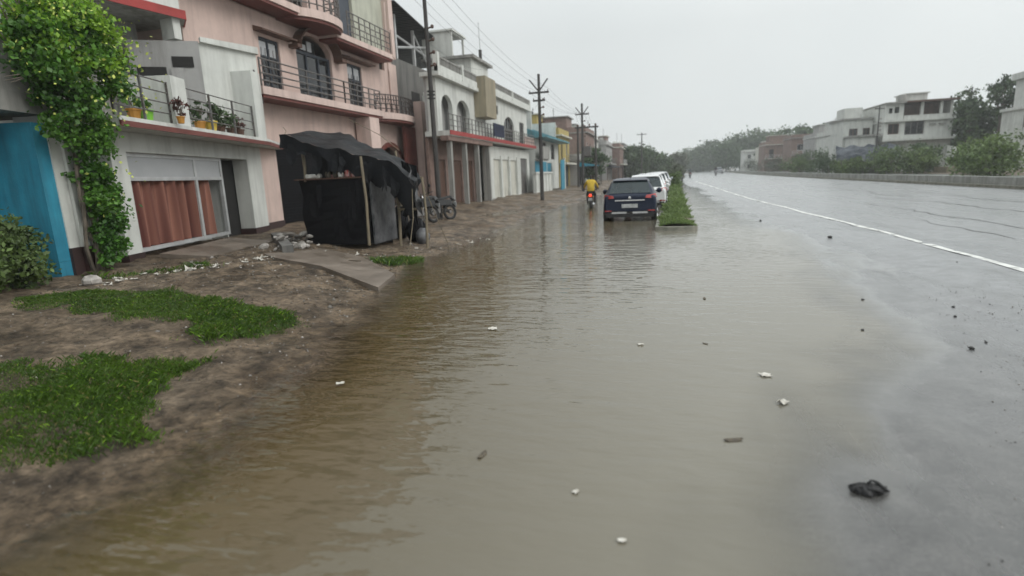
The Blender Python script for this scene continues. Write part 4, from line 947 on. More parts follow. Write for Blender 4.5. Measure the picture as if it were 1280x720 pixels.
# ------------------------------------------------------------------ rows of smaller houses
def house(label, x, y0, w, d, storeys, side, wallm, trim='concrete', roofroom=False, seed=0, ground='shutter', canopy=None, group=None, h=3.0, name='row_house', z0=0.0, veranda=False):
    """flat roofed street house: openings cut in the front, framed windows, slabs, parapet"""
    rr = random.Random(seed)
    yc = y0 + w if side < 0 else y0
    t = thing(name, label, 'house', (x, yc, 0), R_(90) if side > 0 else (R_(-90) if side < 0 else 0), group)
    holes = []; wins = []
    n = max(1, int(w / 3.0)); bay = w / n
    for s in range(storeys):
        for k in range(n):
            xc = bay * (k + .5)
            if s == 0 and ground == 'shutter': q = (xc - bay * .36, xc + bay * .36, z0 + .1, z0 + 2.5); kind = 's'
            elif rr.random() < .25: q = (xc - .5, xc + .5, z0 + s * h + .1, z0 + s * h + 2.2); kind = 'd'
            else:
                ww = rr.choice([.5, .6, .8]); q = (xc - ww, xc + ww, z0 + s * h + .95, z0 + s * h + 2.25); kind = 'w'
            if veranda and s == storeys - 1: continue
            holes.append(q); wins.append((q, kind))
    H_ = storeys * h + z0
    top = H_ if not veranda else H_ - h
    b = MB(); b.wall(0, w, z0 - .4, top, 0, .2, holes); b.box(0, .2, .2, d, z0 - .4, H_); b.box(w - .2, w, .2, d, z0 - .4, H_); b.box(.2, w - .2, d - .2, d, z0 - .4, H_); b.box(0.2, w - .2, .2, d - .2, H_ - .15, H_ - .002)
    b.build('wall', wallm, t)
    for q, k in wins:
        if k == 's':
            MB().box(q[0], q[1], .1, .14, q[2], q[3]).build('shutter', rr.choice(['greyiron', 'dark', 'brownwood', 'bluewood', 'concrete']), t)
        elif k == 'd': MB().box(q[0], q[1], .1, .14, q[2], q[3]).build('door', rr.choice(['brownwood', 'bluewood', 'dark']), t)
        else: window(t, *q, .07, rr.choice(['greyiron', 'brownwood', 'alu']), 'glassdark', 2, 1, .07)
    for s in range(1, storeys):
        MB().box(-.05, w + .05, -.8 if s == 1 else -.3, -.002, z0 + s * h - .1, z0 + s * h + .08).build('balcony_slab', trim, t)
        if s == 1: railing(t, [(.05, -.74), (w - .05, -.74)], z0 + s * h + .08, z0 + s * h + .9, 3, rr.choice(['greyiron', 'alu']), .025, 1.0)
    if veranda:
        for k in range(n + 1): MB().box(max(.01, bay * k - .15), min(w - .01, bay * k + .15), .02, .3, H_ - h, H_ - .2).build('veranda_post', wallm, t)
        MB().box(.2, w - .2, 2.2, 2.35, H_ - h, H_ - .16).build('veranda_back', 'brick', t)
        MB().box(.22, w - .22, .05, .17, H_ - h + .002, H_ - h + .8).build('veranda_parapet', wallm, t)
    MB().box(-.12, w + .12, -.35, d + .1, H_, H_ + .14).build('roof_slab', trim, t)
    b = MB(); b.box(0, w, 0, .12, H_ + .142, H_ + .8); b.box(0, .12, .12, d, H_ + .142, H_ + .8); b.box(w - .12, w, .12, d, H_ + .142, H_ + .8); b.build('parapet', wallm, t)
    if roofroom:
        MB().box(w * .15, w * .6, d * .3, d * .8, H_ + .145, H_ + 2.3).build('roof_room', wallm, t)
        MB().box(w * .12, w * .63, d * .27, d * .83, H_ + 2.302, H_ + 2.42).build('roof_room_slab', trim, t)
    if storeys > 1 and not veranda and rr.random() < .75:
        xt = w * rr.uniform(.65, .85); zt = H_ + .145
        b = MB(); b.lathe((xt, 1.6, zt + .5), [(.45, 0), (.5, .3), (.48, .8), (.3, 1.0), (.12, 1.06)], 12); b.box(xt - .4, xt + .4, 1.2, 2.0, zt, zt + .498); b.build('water_tank', rr.choice(['plastic', 'concrete', 'white']), t)
        b = MB(); b.tube([(w * .1, .6, zt), (w * .1, .6, zt + 2.6)], .03, 5); b.tube([(w * .1 - .4, .6, zt + 2.3), (w * .1 + .4, .6, zt + 2.35)], .02, 5); b.build('aerial', 'pole', t)
    if canopy:
        b = MB(); b.prism([(.2, -2.0), (w - .2, -2.0), (w - .2, -.003), (.2, -.003)], 2.4, 2.45, [2.47, 2.47, 2.85, 2.85]); b.build('canopy', canopy, t)
        for xx in (.3, w - .4): MB().box(xx, xx + .1, -1.95, -1.85, -.1, 2.4).build('canopy_post', 'pole', t)
    return t
G1 = 'small houses along the left side of the street'
def LX(y): return -10.2 + float(bend(y))
house('ochre yellow two storey house beyond the blue house', -9.9, 56.5, 6.5, 8, 2, 1, 'yellow', 'cream', True, 3, 'shutter', None, G1, h=2.7)
house('single storey blue shuttered shop past the yellow house', -8.9, 63.2, 6, 8, 1, 1, 'greywall', 'concrete', False, 4, 'shutter', 'bluepaint', G1)
house('cream house with a roof room behind the blue canopy shop', -13.5, 63, 9, 8, 2, 1, 'cream', 'concrete', True, 8, 'win', None, G1, h=3.2)
house('narrow house with green painted front', -9.0, 69.5, 4.5, 8, 1, 1, 'greenpaint', 'white', False, 5, 'shutter', None, G1)
house('brown weathered two storey house behind the roadside tree', LX(75) + .6, 74.5, 10, 9, 2, 1, 'brick', 'concrete', True, 6, 'shutter', None, G1, h=3.4)
house('pale two storey house with a roof room beside the twin pole frame', LX(86), 85, 9, 9, 2, 1, 'white', 'concrete', True, 7, 'shutter', None, G1, h=3.3)
house('grey house with blue awning farther down the left side', LX(98) + 1, 95, 11, 9, 2, 1, 'greywall', 'concrete', False, 9, 'shutter', 'bluetarp', G1)
house('brick coloured house standing proud of its neighbours', LX(110) + 2, 107, 11, 9, 2, 1, 'brick', 'cream', True, 10, 'shutter', None, G1)
house('long grey house last in the left row before the trees', LX(124) + 1.5, 119, 15, 9, 2, 1, 'darkconc', 'white', False, 12, 'shutter', 'bluetarp', G1, h=3.3)

house('tall pale house rising behind the ochre yellow house', -19, 62, 8, 8, 3, 1, 'cream', 'concrete', True, 41, 'win', None, G1, h=3.0)
house('tall grey unfinished house behind the brown weathered one', -18, 80, 9, 8, 3, 1, 'darkconc', 'concrete', False, 42, 'win', None, G1, h=3.1)
house('three storey pale blue grey house behind the far shops', -15, 98, 9, 8, 3, 1, 'greywall', 'white', True, 43, 'win', None, G1, h=2.9)

# right hand side across the highway: gable ends turned to us
G2 = 'houses across the highway'
vh = thing('veranda_house', 'white two winged house with an open brown veranda across the highway', 'house', (0, 80, 0), 0, G2)
b = MB(); b.wall(26.5, 33.7, -.5, 6.15, 0, .25, [(26.95, 28.15, 4.7, 5.95), (28.75, 30.8, 4.55, 6.1), (29.5, 31.0, .2, 2.6)]); b.wall(26.5, 28.5, 6.4, 8.3, 0, .25, [(26.9, 27.3, 7.2, 7.8), (27.5, 28.0, 7.2, 7.9)])
b.box(33.45, 33.7, .25, 11, -.5, 6.15); b.box(33.45, 33.7, .25, 11, 6.4, 8.3); b.box(26.5, 26.7, .25, 11, -.5, 8.3); b.box(28.3, 28.5, .25, 11, 6.4, 8.3); b.box(26.7, 33.4, 10.8, 11, -.5, 8.3); b.box(28.6, 33.45, .05, .18, 6.4, 6.85); b.build('wall', 'white', vh)
MB().box(28.55, 33.4, 2.4, 2.55, 6.4, 8.28).build('veranda_back', 'brick', vh)
for x in (30.3, 32.3): MB().box(x, x + .3, .05, .35, 6.86, 8.3).build('veranda_post', 'white', vh)
MB().box(26.3, 33.9, -.35, 11.1, 6.152, 6.39).build('floor_slab', 'white', vh)
MB().box(26.2, 33.9, -.9, -.002, 3.85, 4.1).build('balcony_slab', 'white', vh)
b = MB(); b.box(26.4, 28.6, -.4, 11.1, 8.302, 8.48); b.build('roof_slab', 'concrete', vh); MB().box(28.62, 34.0, -.5, 11.1, 8.32, 8.52).build('roof_slab', 'brownwood', vh)
MB().box(29.6, 32.0, 3, 6, 8.53, 9.6).build('roof_room', 'white', vh); MB().box(29.4, 32.2, 2.8, 6.2, 9.602, 9.72).build('roof_room_slab', 'white', vh)
MB().lathe((28.9, 2.0, 8.53), [(.45, 0), (.48, .4), (.45, .9), (.2, 1.0)], 12).build('water_tank', 'concrete', vh)
window(vh, 26.95, 28.15, 4.7, 5.95, .1, 'brownwood', 'dark', 2, 1, .1); window(vh, 28.75, 30.8, 4.55, 6.1, .1, 'greyiron', 'glassdark', 3, 1, .1)
MB().box(31.3, 31.9, -.25, -.002, 5.6, 5.75).build('window_hood', 'concrete', vh); MB().box(32.3, 32.9, -.25, -.002, 5.6, 5.75).build('window_hood', 'concrete', vh)
b = MB(); b.wall(22.9, 26.3, -.5, 6.9, 3.2, 3.4, [(23.6, 24.6, 4.6, 5.8), (25.2, 26.0, 4.6, 5.8)]); b.box(22.9, 23.1, 3.4, 9, -.5, 6.9); b.box(26.1, 26.3, 3.4, 9, -.5, 6.9); b.build('wing_wall', 'white', vh)
window(vh, 23.6, 24.6, 4.6, 5.8, 3.25, 'brownwood', 'glassdark', 2, 1, .08); window(vh, 25.2, 26.0, 4.6, 5.8, 3.25, 'brownwood', 'glassdark', 2, 1, .08)
MB().box(22.7, 26.3, 2.9, 9.1, 6.902, 7.1).build('wing_roof', 'concrete', vh); MB().box(23.3, 25.4, 4.5, 8, 7.102, 8.5).build('wing_roof_room', 'white', vh)
MB().box(23.2, 25.6, -.3, 3.19, -.5, 4.6).build('porch', 'white', vh); MB().box(23.0, 26.2, -.6, 3.18, 4.602, 4.8).build('porch_slab', 'concrete', vh)
ch = thing('corner_house', 'pale stepped house cut by the right edge of the view', 'house', (3.3, 65, 0), 0, G2)
b = MB(); b.wall(32.1, 41.0, 6.3, 9.1, 0, .25, [(32.6, 33.3, 7.0, 8.2), (34.5, 36, 6.9, 8.2)]); b.box(32.1, 32.35, .25, 6.5, 6.3, 9.1); b.wall(31.2, 41, -.5, 6.0, -.6, -.35, [(31.5, 32.1, 3.8, 5.3), (33.0, 34.6, 3.9, 5.3)]); b.box(31.2, 31.45, -.35, 6.5, -.5, 6.0); b.box(40.7, 41, .25, 9, -.3, 9.1); b.build('wall', 'white', ch)
MB().box(31.0, 41.2, -1.0, 6.6, 6.002, 6.29).build('floor_slab', 'white', ch); MB().box(31.7, 41.2, -.4, 6.6, 9.102, 9.75).build('roof_parapet', 'white', ch); MB().box(31.75, 32.0, -.35, -.1, 9.752, 10.3).build('corner_post', 'white', ch)
MB().box(31.0, 41.2, -1.3, -.605, 3.0, 3.25).build('balcony_slab', 'white', ch); MB().box(30.9, 31.15, -1.3, 2, 3.252, 4.2).build('balcony_parapet', 'white', ch)
MB().box(31.05, 31.19, .8, 2.4, 3.9, 5.4).build('dark_board', 'greyiron', ch)  # board darker than the white wall beside it
window(ch, 32.6, 33.3, 7.0, 8.2, .1, 'brownwood', 'dark', 1, 1, .08); window(ch, 34.5, 36, 6.9, 8.2, .1, 'greyiron', 'glassdark', 2, 1, .08); window(ch, 31.5, 32.1, 3.8, 5.3, -.5, 'greyiron', 'glassdark', 1, 1, .06); window(ch, 33.0, 34.6, 3.9, 5.3, -.5, 'greyiron', 'glassdark', 2, 1, .08)
house('small white flat roofed house left of the veranda house', 26.0, 100, 5.5, 9, 2, 0, 'white', 'concrete', True, 31, 'win', None, G2, h=2.9)
house('pinkish grey two storey house beyond the small white house', 27.0, 114, 8, 9, 2, 0, 'greywall', 'white', True, 32, 'win', None, G2, h=3.1)
house('brick red house in the middle of the far row', 27, 133, 11, 9, 2, 0, 'brick', 'concrete', False, 33, 'win', None, G2, h=3.5)
house('long weathered brick house half behind bushes', 24.5, 150, 9, 9, 2, 0, 'brick', 'cream', True, 34, 'win', None, G2, h=3.2)
house('pale house with roof room far along the highway', 27, 172, 8, 9, 2, 0, 'cream', 'white', True, 35, 'win', None, G2)
house('grey white house at the far end of the row', 26, 196, 9, 9, 2, 0, 'white', 'concrete', False, 36, 'win', None, G2)

# median barrier of the highway
mb_ = thing('concrete_barrier', 'long low concrete barrier along the far edge of the highway', 'barrier')
yk = 12.0
k = 0
while yk < 330:
    L_ = 3.0 if yk < 60 else 9.0
    y1 = yk + L_ - .02; xa, xb = 15.35 + float(bend(yk)) - .0 * yk, 15.35 + float(bend(y1))
    P = [(xa, yk), (xa + .34, yk), (xb + .34, y1), (xb, y1)]
    za = gz(xa, yk)
    MB().prism(P, za - .2, .62 + rnd.uniform(-.012, .012)).build('barrier_block', 'barrier', mb_)
    P2 = [(xa - .25, yk), (xa - .003, yk), (xb - .003, y1), (xb - .25, y1)]
    MB().prism(P2, za - .1, .26).build('kerb_stone', 'kerb', mb_)
    yk += L_; k += 1

# ------------------------------------------------------------------ utility poles and wires
def pole(x, y, top, label, r=.11, arms=((-.35, 1.0),), v=False, lean=0.0):
    z0 = gz(x, y) - .2
    t = thing('utility_pole', label, 'pole', (x, y, 0), 0, 'utility poles along the left side of the street')
    MB().tube([(0, 0, z0), (lean * .5, 0, (top + z0) / 2), (lean, 0, top)], [r, r * .85, r * .65], 8).build('post', 'pole', t)
    for dz, hw in arms:
        c = MB().box(lean - hw, lean + hw, -.12, -.04, top + dz - .05, top + dz + .05).build('crossarm', 'pole', t)
        for s in (-.9, .9):
            MB().lathe((lean + s * hw, -.08, top + dz + .05), [(.015, 0), (.035, .02), (.02, .05), (.035, .07), (.01, .11)], 8).build('insulator', 'insul', c)
    if v:
        for s in (-1, 1):
            MB().tube([(lean, -.08, top - 1.0), (lean + s * .55, -.08, top - .3)], .045, 6).build('bracket_arm', 'pole', t)
    for k in range(4):
        z = top - 1.5 - k * .42; s = 1 if k % 2 else -1
        b = MB().tube([(lean * .8, 0, z), (lean * .8 + .22, -.05, z + .03)], .03, 5); b.lathe((lean * .8 + .24, -.05, z + .03), [(.02, -.05), (.06, -.02), (.06, .05), (.02, .08)], 8)
        b.build('side_bracket', 'insul', t)
    b = MB()                                                 # coil of service cable strapped to the pole
    for k in range(3): b.torus((lean * .6, 0, top - 3.6 - k * .12), r + .03, .018, 'z', 14, 5)
    b.build('cable_loop', 'plastic', t)
    return Vector((x + lean, y - .08, top))
p1 = pole(-8.0, 19.5, 8.35, 'near dark steel pole in front of the pink house', .105, ((-.35, .75),), lean=-.05)
p2 = pole(-7.0, 33.6, 7.45, 'tall dark pole with forked arms beside the low white wall', .12, ((-1.05, .6), (-1.5, .36)), v=True)
p3 = pole(-6.6, 49.5, 7.5, 'farther pole with a forked top in front of the yellow house', .13, ((-.9, .6),), v=True)
pr = thing('twin_pole_frame', 'pair of poles joined by a crossbeam carrying insulators', 'pole', (0, 0, 0))
for x in (-8.2, -6.4): MB().tube([(x, 58, -.3), (x, 58, 6.5)], [.13, .1], 8).build('post', 'pole', pr)
cb = MB().box(-8.5, -6.1, 57.85, 57.98, 6.1, 6.25).build('crossbeam', 'pole', pr)
for k in range(4): MB().lathe((-8.2 + k * .6, 57.92, 6.25), [(.03, 0), (.08, .05), (.05, .12), (.09, .18), (.02, .26)], 8).build('insulator', 'insul', cb)
MB().box(-7.9, -6.7, 57.8, 58.2, 3.2, 3.35).build('platform', 'pole', pr)
MB().box(-7.7, -6.9, 57.75, 58.25, 3.36, 4.3).build('transformer', 'greyiron', pr)
p5 = pole(-5.2 + 2, 100, 8.0, 'thin pole far down the left side before the trees', .13, ((-.3, .8),))
p6 = pole(35.6, 80.6, 9.7, 'lone pole with a forked top among the trees across the highway', .12, ((-.9, .5),), v=True)
p7 = pole(24.9, 77, 7.9, 'thin grey pole in front of the white veranda house', .10, ((-.3, .5),))
def wire(a, c, sag, label):
    a, c = Vector(a), Vector(c); pts = [a.lerp(c, k / 12) - Vector((0, 0, sag * 4 * (k / 12) * (1 - k / 12))) for k in range(13)]
    o = MB().tube(pts, .004 + .00007 * max(a.y, c.y), 4).build('overhead_wire', 'wire')
    tag(o, label, 'wire', 'overhead wires strung between the poles')
for s, w_ in ((-.65, 'outermost on the house side'), (-.3, 'inner one on the house side'), (.3, 'inner one on the road side'), (.65, 'outermost on the road side')):
    wire(p1 + Vector((s, 0, -.2)), p2 + Vector((s, 0, -.9)), .35, 'near span to the forked pole, wire ' + w_)
    wire(p2 + Vector((s, 0, -.9)), p3 + Vector((s * .8, 0, -.8)), .4, 'second span beyond the forked pole, wire ' + w_)
    wire(p1 + Vector((s, 0, -.2)), Vector((-8.2 + s, -4, 8.4)), .3, 'span overhead before the near pole, wire ' + w_)
    wire(p3 + Vector((s * .8, 0, -.8)), Vector((-7.3 + s, 57.9, 6.5)), .3, 'last span to the twin pole frame, wire ' + w_)
wire(p1 + Vector((0, 0, -1.9)), (-9.8, 31.5, 7.6), .25, 'service wire dropping from the near pole to the white house')
wire(p2 + Vector((0, 0, -1.6)), (-10.2, 43.4, 6.4), .2, 'service wire dropping from the forked pole to the white house corner')

# ------------------------------------------------------------------ tarpaulin stall
st = thing('roadside_stall', 'closed black roadside stall under a sagging black tarpaulin', 'stall')
g0 = .22
b = MB(); rows = []                                          # black sheeting wrapped round the counter, slightly slack
for k in range(9):
    z = g0 + .02 + (1.72 - g0) * k / 8; r = []
    loop = [(-8.15, 11.45), (-7.6, 11.36), (-7.0, 11.32), (-6.48, 11.35), (-6.42, 11.9), (-6.5, 12.7), (-7.3, 12.85), (-8.25, 12.8), (-8.3, 12.1), (-8.15, 11.45)]
    for j, (x, y) in enumerate(loop):
        w = .025 * math.sin(j * 2.1 + k * 1.3)
        r.append((x + w, y + w * .7, z))
    rows.append(r)
b.grid(rows); b.face([(x, y, 1.735) for x, y in loop[:-1]]); b.build('counter', 'blacksheet', st)
b = MB(); b.prism([(-6.40, 11.5), (-6.36, 11.5), (-6.40, 12.7), (-6.44, 12.7)], g0, 1.68); b.build('side_board', 'tarpgrey', st, label='scuffed grey green board on the end of the counter')
b = MB(); b.box(-8.2, -6.5, 11.30, 11.9, 1.738, 1.765); b.build('counter_top', 'brownwood', st)
posts = {(-7.98, 11.42): (1.7, 2.58), (-6.42, 11.3): (g0, 2.2), (-5.98, 12.0): (.05, 1.7), (-5.32, 12.05): (0, 1.7), (-8.3, 13.6): (g0, 2.8), (-6.6, 13.4): (g0, 2.4), (-8.32, 11.9): (g0, 2.7)}
for (x, y), (za, zb) in posts.items(): MB().tube([(x, y, za), (x + .03, y, (za + zb) / 2), (x - .02, y + .02, zb)], [.035, .03, .03], 6).build('post', 'bamboo', st)
def roof_z(s, t_):                                          # s along X from the house to the water, t_ front to back
    ridge = np.interp(s, [0, .15, .45, .7, .85, 1], [2.78, 2.62, 2.36, 2.20, 2.02, 1.66])
    return ridge + .25 * t_ * (1 - s) + .03 * math.sin(s * 17 + t_ * 5) + .025 * math.sin(s * 31 - t_ * 9)
b = MB(); rows = []
for j in range(13):
    t_ = j / 12; r = []
    for k in range(29):
        s = k / 28
        r.append((-8.38 + (3.0 - .35 * t_) * s + .06 * math.sin(t_ * 7), 11.2 + (2.5 - 1.3 * s) * t_ + .45 * s + .04 * math.sin(s * 19), roof_z(s, t_)))
    rows.append(r)
front = rows[0]; right = [r[-1] for r in rows]
b.grid(rows)
b.build('tarpaulin_roof', 'tarp', st, smooth=True)
b = MB(); rows = []                                          # front valance, deeper toward the middle right
for k in range(7):
    u = k / 6; rows.append([(p[0] + .02 * math.sin(i * 2.3 + u * 4), p[1] - .03 * u + .05 * math.sin(i * 1.1) * u, p[2] - u * (np.interp(i / 28, [0, .1, .3, .5, .62, .72, .8, .92, 1], [.30, .22, .20, .34, .60, .62, .55, .85, .8]) + .05 * math.sin(i * 1.9))) for i, p in enumerate(front)])
b.grid(rows); b.build('tarpaulin_valance', 'tarp', st, smooth=True)
b = MB(); rows = []                                          # end of the tarpaulin, gathered in folds and lashed to the post
for k in range(13):
    u = k / 12; rows.append([(p[0] + .10 * math.sin(i * 1.7 + u * 3) * u - .35 * u * u, p[1] + (11.9 + .35 * i / 12 - p[1]) * u * .7, p[2] - u * (.62 + .2 * math.sin(i * .9))) for i, p in enumerate(right)])
b.grid(rows); b.build('gathered_end', 'tarp', st, smooth=True)
b = MB(); rows = []
for k in range(9):
    u = k / 8; rows.append([(-5.50 + .26 * j / 6 + .05 * math.sin(j * 2 + u * 6) + .1 * u, 11.70 - .03 * j + .05 * math.cos(j * 1.5 + u * 5), 2.0 - .13 * j - u * .62 + .02 * math.sin(j * 3)) for j in range(7)])
b.grid(rows); b.build('grey_flap', 'tarpgrey', st, smooth=True, label='worn shiny grey flap bunched at the tarpaulin end')
b = MB(); rows = []
for k in range(7):
    u = k / 6; rows.append([(-8.35 + .09 * j, 12.6 + .06 * math.sin(j * 2), 2.62 - .028 * j - u * 2.25) for j in range(22)])
b.grid(rows); b.build('back_sheet', 'blacksheet', st, smooth=True)
MB().box(-5.95, -5.35, 11.95, 12.0, .95, 1.0).build('rail', 'bamboo', st)
for pts_ in (((-8.3, 11.25, 2.72), (-9.2, 12.6, 3.0), (-10.6, 14.4, 3.3)), ((-5.36, 12.0, 1.72), (-5.2, 12.3, .9), (-5.05, 12.7, .05)), ((-5.45, 11.75, 1.66), (-5.28, 11.3, .8), (-5.3, 11.0, .06)), ((-6.5, 13.4, 2.4), (-7.6, 14.6, 2.9), (-9.5, 16.2, 3.6))):
    MB().tube(pts_, .009, 5).build('rope', 'bamboo', st)
rg = random.Random(12)
for k in range(9):                                           # torn strips along the eave
    x = -8.1 + k * .3 + rg.uniform(-.08, .08); z = float(np.interp((x + 8.38) / 3.0, [0, .15, .45, .7, .85, 1], [2.78, 2.62, 2.36, 2.20, 2.02, 1.66])) - .12; L_ = rg.uniform(.15, .5); w_ = rg.uniform(.05, .14)
    MB().grid([[(x + w_ * (j - 1) + .02 * math.sin(i_ * 2 + k), 11.2 + .45 * (x + 8.38) / 3 - .03 * i_ + .02 * j, z - L_ * i_ / 4 * (1 + .3 * ((j + k) % 2))) for j in range(3)] for i_ in range(5)]).build('torn_strip', 'tarp', st)
for x, w_, z0_, z1_, m_ in ((-7.95, .42, .9, 1.6, 'tarpgrey'), (-7.3, .55, .35, 1.0, 'blacksheet'), (-6.85, .3, .8, 1.66, 'tarp')):
    MB().grid([[(x + w_ * j / 4, 11.33 - .02 * math.sin(j * 1.7 + i_) - .035 * (j % 2) * .4 - .01, z0_ + (z1_ - z0_) * i_ / 4 + .03 * math.sin(j * 2.2)) for j in range(5)] for i_ in range(5)]).build('patch_sheet', 'blacksheet', st)
b = MB(); rows = []                                          # slack sheet closing the road end of the stall
for k in range(11):
    u = k / 10; rows.append([(-5.98 + .05 * j + .03 * math.sin(j * 2.2 + u * 5), 12.35 - .02 * j + .05 * math.sin(j * 1.7 + u * 2), 2.1 - .015 * j - u * (1.5 - .4 * abs(math.sin(j * .9)))) for j in range(10)])
b.grid(rows); b.build('end_sheet', 'tarp', st, smooth=True)
def sack(x, y, sx, sz, m, label, rz):
    b = MB(); rows = []
    for j in range(9):
        f = j / 8; r = .5 * sx * (math.sin(math.pi * (.12 + .83 * f)) ** .6)
        rows.append([(r * math.cos(a) * (1 + .1 * math.sin(3 * a + j)), r * .75 * math.sin(a) * (1 + .08 * math.sin(4 * a + j * 1.4)), sz * f) for a in np.linspace(0, 2 * math.pi, 15)])
    b.grid(rows); b.face([p for p in rows[-1][:-1]]); o = b.build('sack', m, None, smooth=True, loc=(x, y, gz(x, y) - .02)); o.rotation_euler = (0, .1, rz); tag(o, label, 'sack', 'sacks under the stall tarpaulin')
sack(-6.05, 13.0, .55, .6, 'blacksheet', 'black sack slumped under the road end of the tarpaulin', .3)
sack(-5.75, 12.75, .4, .4, 'tarpgrey', 'small grey sack beside the stall posts', 1.2)
sack(-6.6, 13.3, .6, .85, 'blacksheet', 'taller black sack against the back of the stall', 2.0)
# goods left on the counter
def good(kind, x, y, w, d, h, m, label, cat, rz=0):
    o = MB().box(-w / 2, w / 2, -d / 2, d / 2, 0, h); bm = o.build(kind, m, None, loc=(x, y, 1.766)); bm.rotation_euler = (0, 0, rz)
    bm.modifiers.new('bevel', 'BEVEL').width = min(w, d, h) * .25
    tag(bm, label, cat, 'goods left on the stall counter')
good('packet', -7.75, 11.42, .36, .16, .10, 'packet', 'wide white bundle at the left end of the stall counter', 'bundle', .1)
for k, (x, w, h, m, lab) in enumerate([(-7.38, .12, .14, 'scrapbrown', 'small brown packet beside the white bundle'), (-7.22, .10, .18, 'scrapbrown', 'upright brown packet in the middle of the counter'), (-7.05, .12, .12, 'packet', 'pale packet right of the brown packets'),
        (-6.9, .13, .16, 'redgoods', 'red and white packet in the middle right of the counter'), (-6.68, .16, .13, 'redgoods', 'bright red and white packet at the right end of the counter')]):
    good('packet', x, 11.43 + .05 * (k % 2), w, .1, h, m, lab, 'packet', .3 * (k % 3 - 1))
good('tray', -7.08, 11.62, .6, .22, .07, 'redgoods', 'low reddish tray behind the packets', 'tray')

# ------------------------------------------------------------------ motorcycles, riders
def motorcycle(label, loc, rz, lit=False, group=None, body='plastic', lean=0):
    t = thing('motorcycle', label, 'motorcycle', loc, rz, group); t.rotation_euler = (0, lean, rz)
    for y in (0.64, -0.64):
        w = MB().torus((0, y, .30), .25, .05, 'x', 22, 8).build('wheel', 'rubber', t, smooth=True)
        r = MB().torus((0, y, .30), .2, .014, 'x', 20, 6)
        for k in range(10):
            a = k * math.pi / 5; r.tube([(.0, y, .30), (.0, y + .2 * math.cos(a), .30 + .2 * math.sin(a))], .006, 4)
        r.lathe((0, y, .30), [(.03, -.05), (.06, -.04), (.06, .04), (.03, .05)], 10, 'x'); r.build('rim', 'chrome' if lit is not None else 'greyiron', w)
        a = [math.pi * (.15 + .7 * k / 8) for k in range(9)]
        MB().grid([[(-.06, y + .33 * math.cos(q), .30 + .33 * math.sin(q)) for q in a], [(0, y + .345 * math.cos(q), .30 + .345 * math.sin(q)) for q in a], [(.06, y + .33 * math.cos(q), .30 + .33 * math.sin(q)) for q in a]]).build('mudguard', body, t, smooth=True)
    b = MB()
    for s in (-.075, .075): b.tube([(s, .64, .30), (s, .42, .95)], .022, 8)
    b.build('fork', 'chrome', t)
    b = MB(); b.tube([(-.36, .26, 1.04), (-.28, .36, 1.02), (-.08, .42, .97), (.08, .42, .97), (.28, .36, 1.02), (.36, .26, 1.04)], .016, 6)
    h_ = b.build('handlebar', 'plastic', t)
    for s in (-1, 1):
        m_ = MB().tube([(s * .25, .36, 1.02), (s * .33, .38, 1.22)], .008, 5); m_.lathe((s * .36, .38, 1.25), [(.0, -.01), (.06, -.008), (.06, .008), (0, .01)], 10, 'y'); m_.build('mirror', 'plastic', h_)
    hl = MB().lathe((0, .50, .86), [(.05, -.08), (.1, .0), (.1, .04), (.09, .05)], 12, 'y').build('headlight', 'chrome', t, smooth=True)
    tk = MB().lathe((0, .12, .80), [(.06, -.26), (.11, -.2), (.135, -.05), (.14, .1), (.11, .22), (.05, .28)], 12, 'y').build('tank', body, t, smooth=True)
    b = MB(); rows = []
    for y, z, w_ in ((-.78, .86, .07), (-.7, .88, .1), (-.4, .83, .13), (-.12, .80, .12), (-.05, .80, .08)):
        rows.append([(-w_, y, z - .07), (-w_, y, z - .01), (-w_ * .6, y, z + .02), (w_ * .6, y, z + .02), (w_, y, z - .01), (w_, y, z - .07)])
    b.grid(rows); b.face(rows[0][::-1]); b.face(rows[-1]); b.build('seat', 'rubber', t, smooth=True)
    b = MB(); b.box(-.1, .1, -.15, .22, .28, .52); b.lathe((0, .08, .56), [(.07, 0), (.085, .02), (.07, .05), (.085, .08), (.06, .16)], 10); b.build('engine', 'greyiron', t)
    b = MB(); b.tube([(.1, .2, .35), (.14, 0, .25), (.15, -.4, .3), (.15, -.8, .38)], [.022, .022, .045, .05], 8); b.build('exhaust', 'chrome', t)
    b = MB(); b.tube([(0, .42, .9), (0, .05, .62), (0, -.2, .45), (0, -.64, .3)], .025, 6); b.tube([(0, -.2, .75), (0, -.64, .3)], .02, 6); b.box(-.12, -.08, -.7, -.1, .55, .75); b.box(.08, .12, -.7, -.1, .55, .75); b.build('frame', body, t)
    MB().lathe((0, -.86, .76), [(.0, -.03), (.05, -.025), (.075, 0), (.06, .06)], 10, 'y').build('tail_lamp', 'taillit' if lit else ('plastic' if lit is None else 'redlens'), t)
    MB().box(-.1, .1, -.93, -.915, .52, .64).build('number_plate', 'plate', t)
    for s in (-1, 1): MB().lathe((s * .13, -.84, .70), [(.0, -.03), (.028, -.02), (.028, .02), (0, .03)], 8, 'y').build('indicator', 'potorange' if lit is not None else 'plastic', t)
    b = MB(); b.tube([(-.1, .02, .28), (-.2, -.05, .02)], .012, 5); b.build('stand', 'plastic', t)
    return t

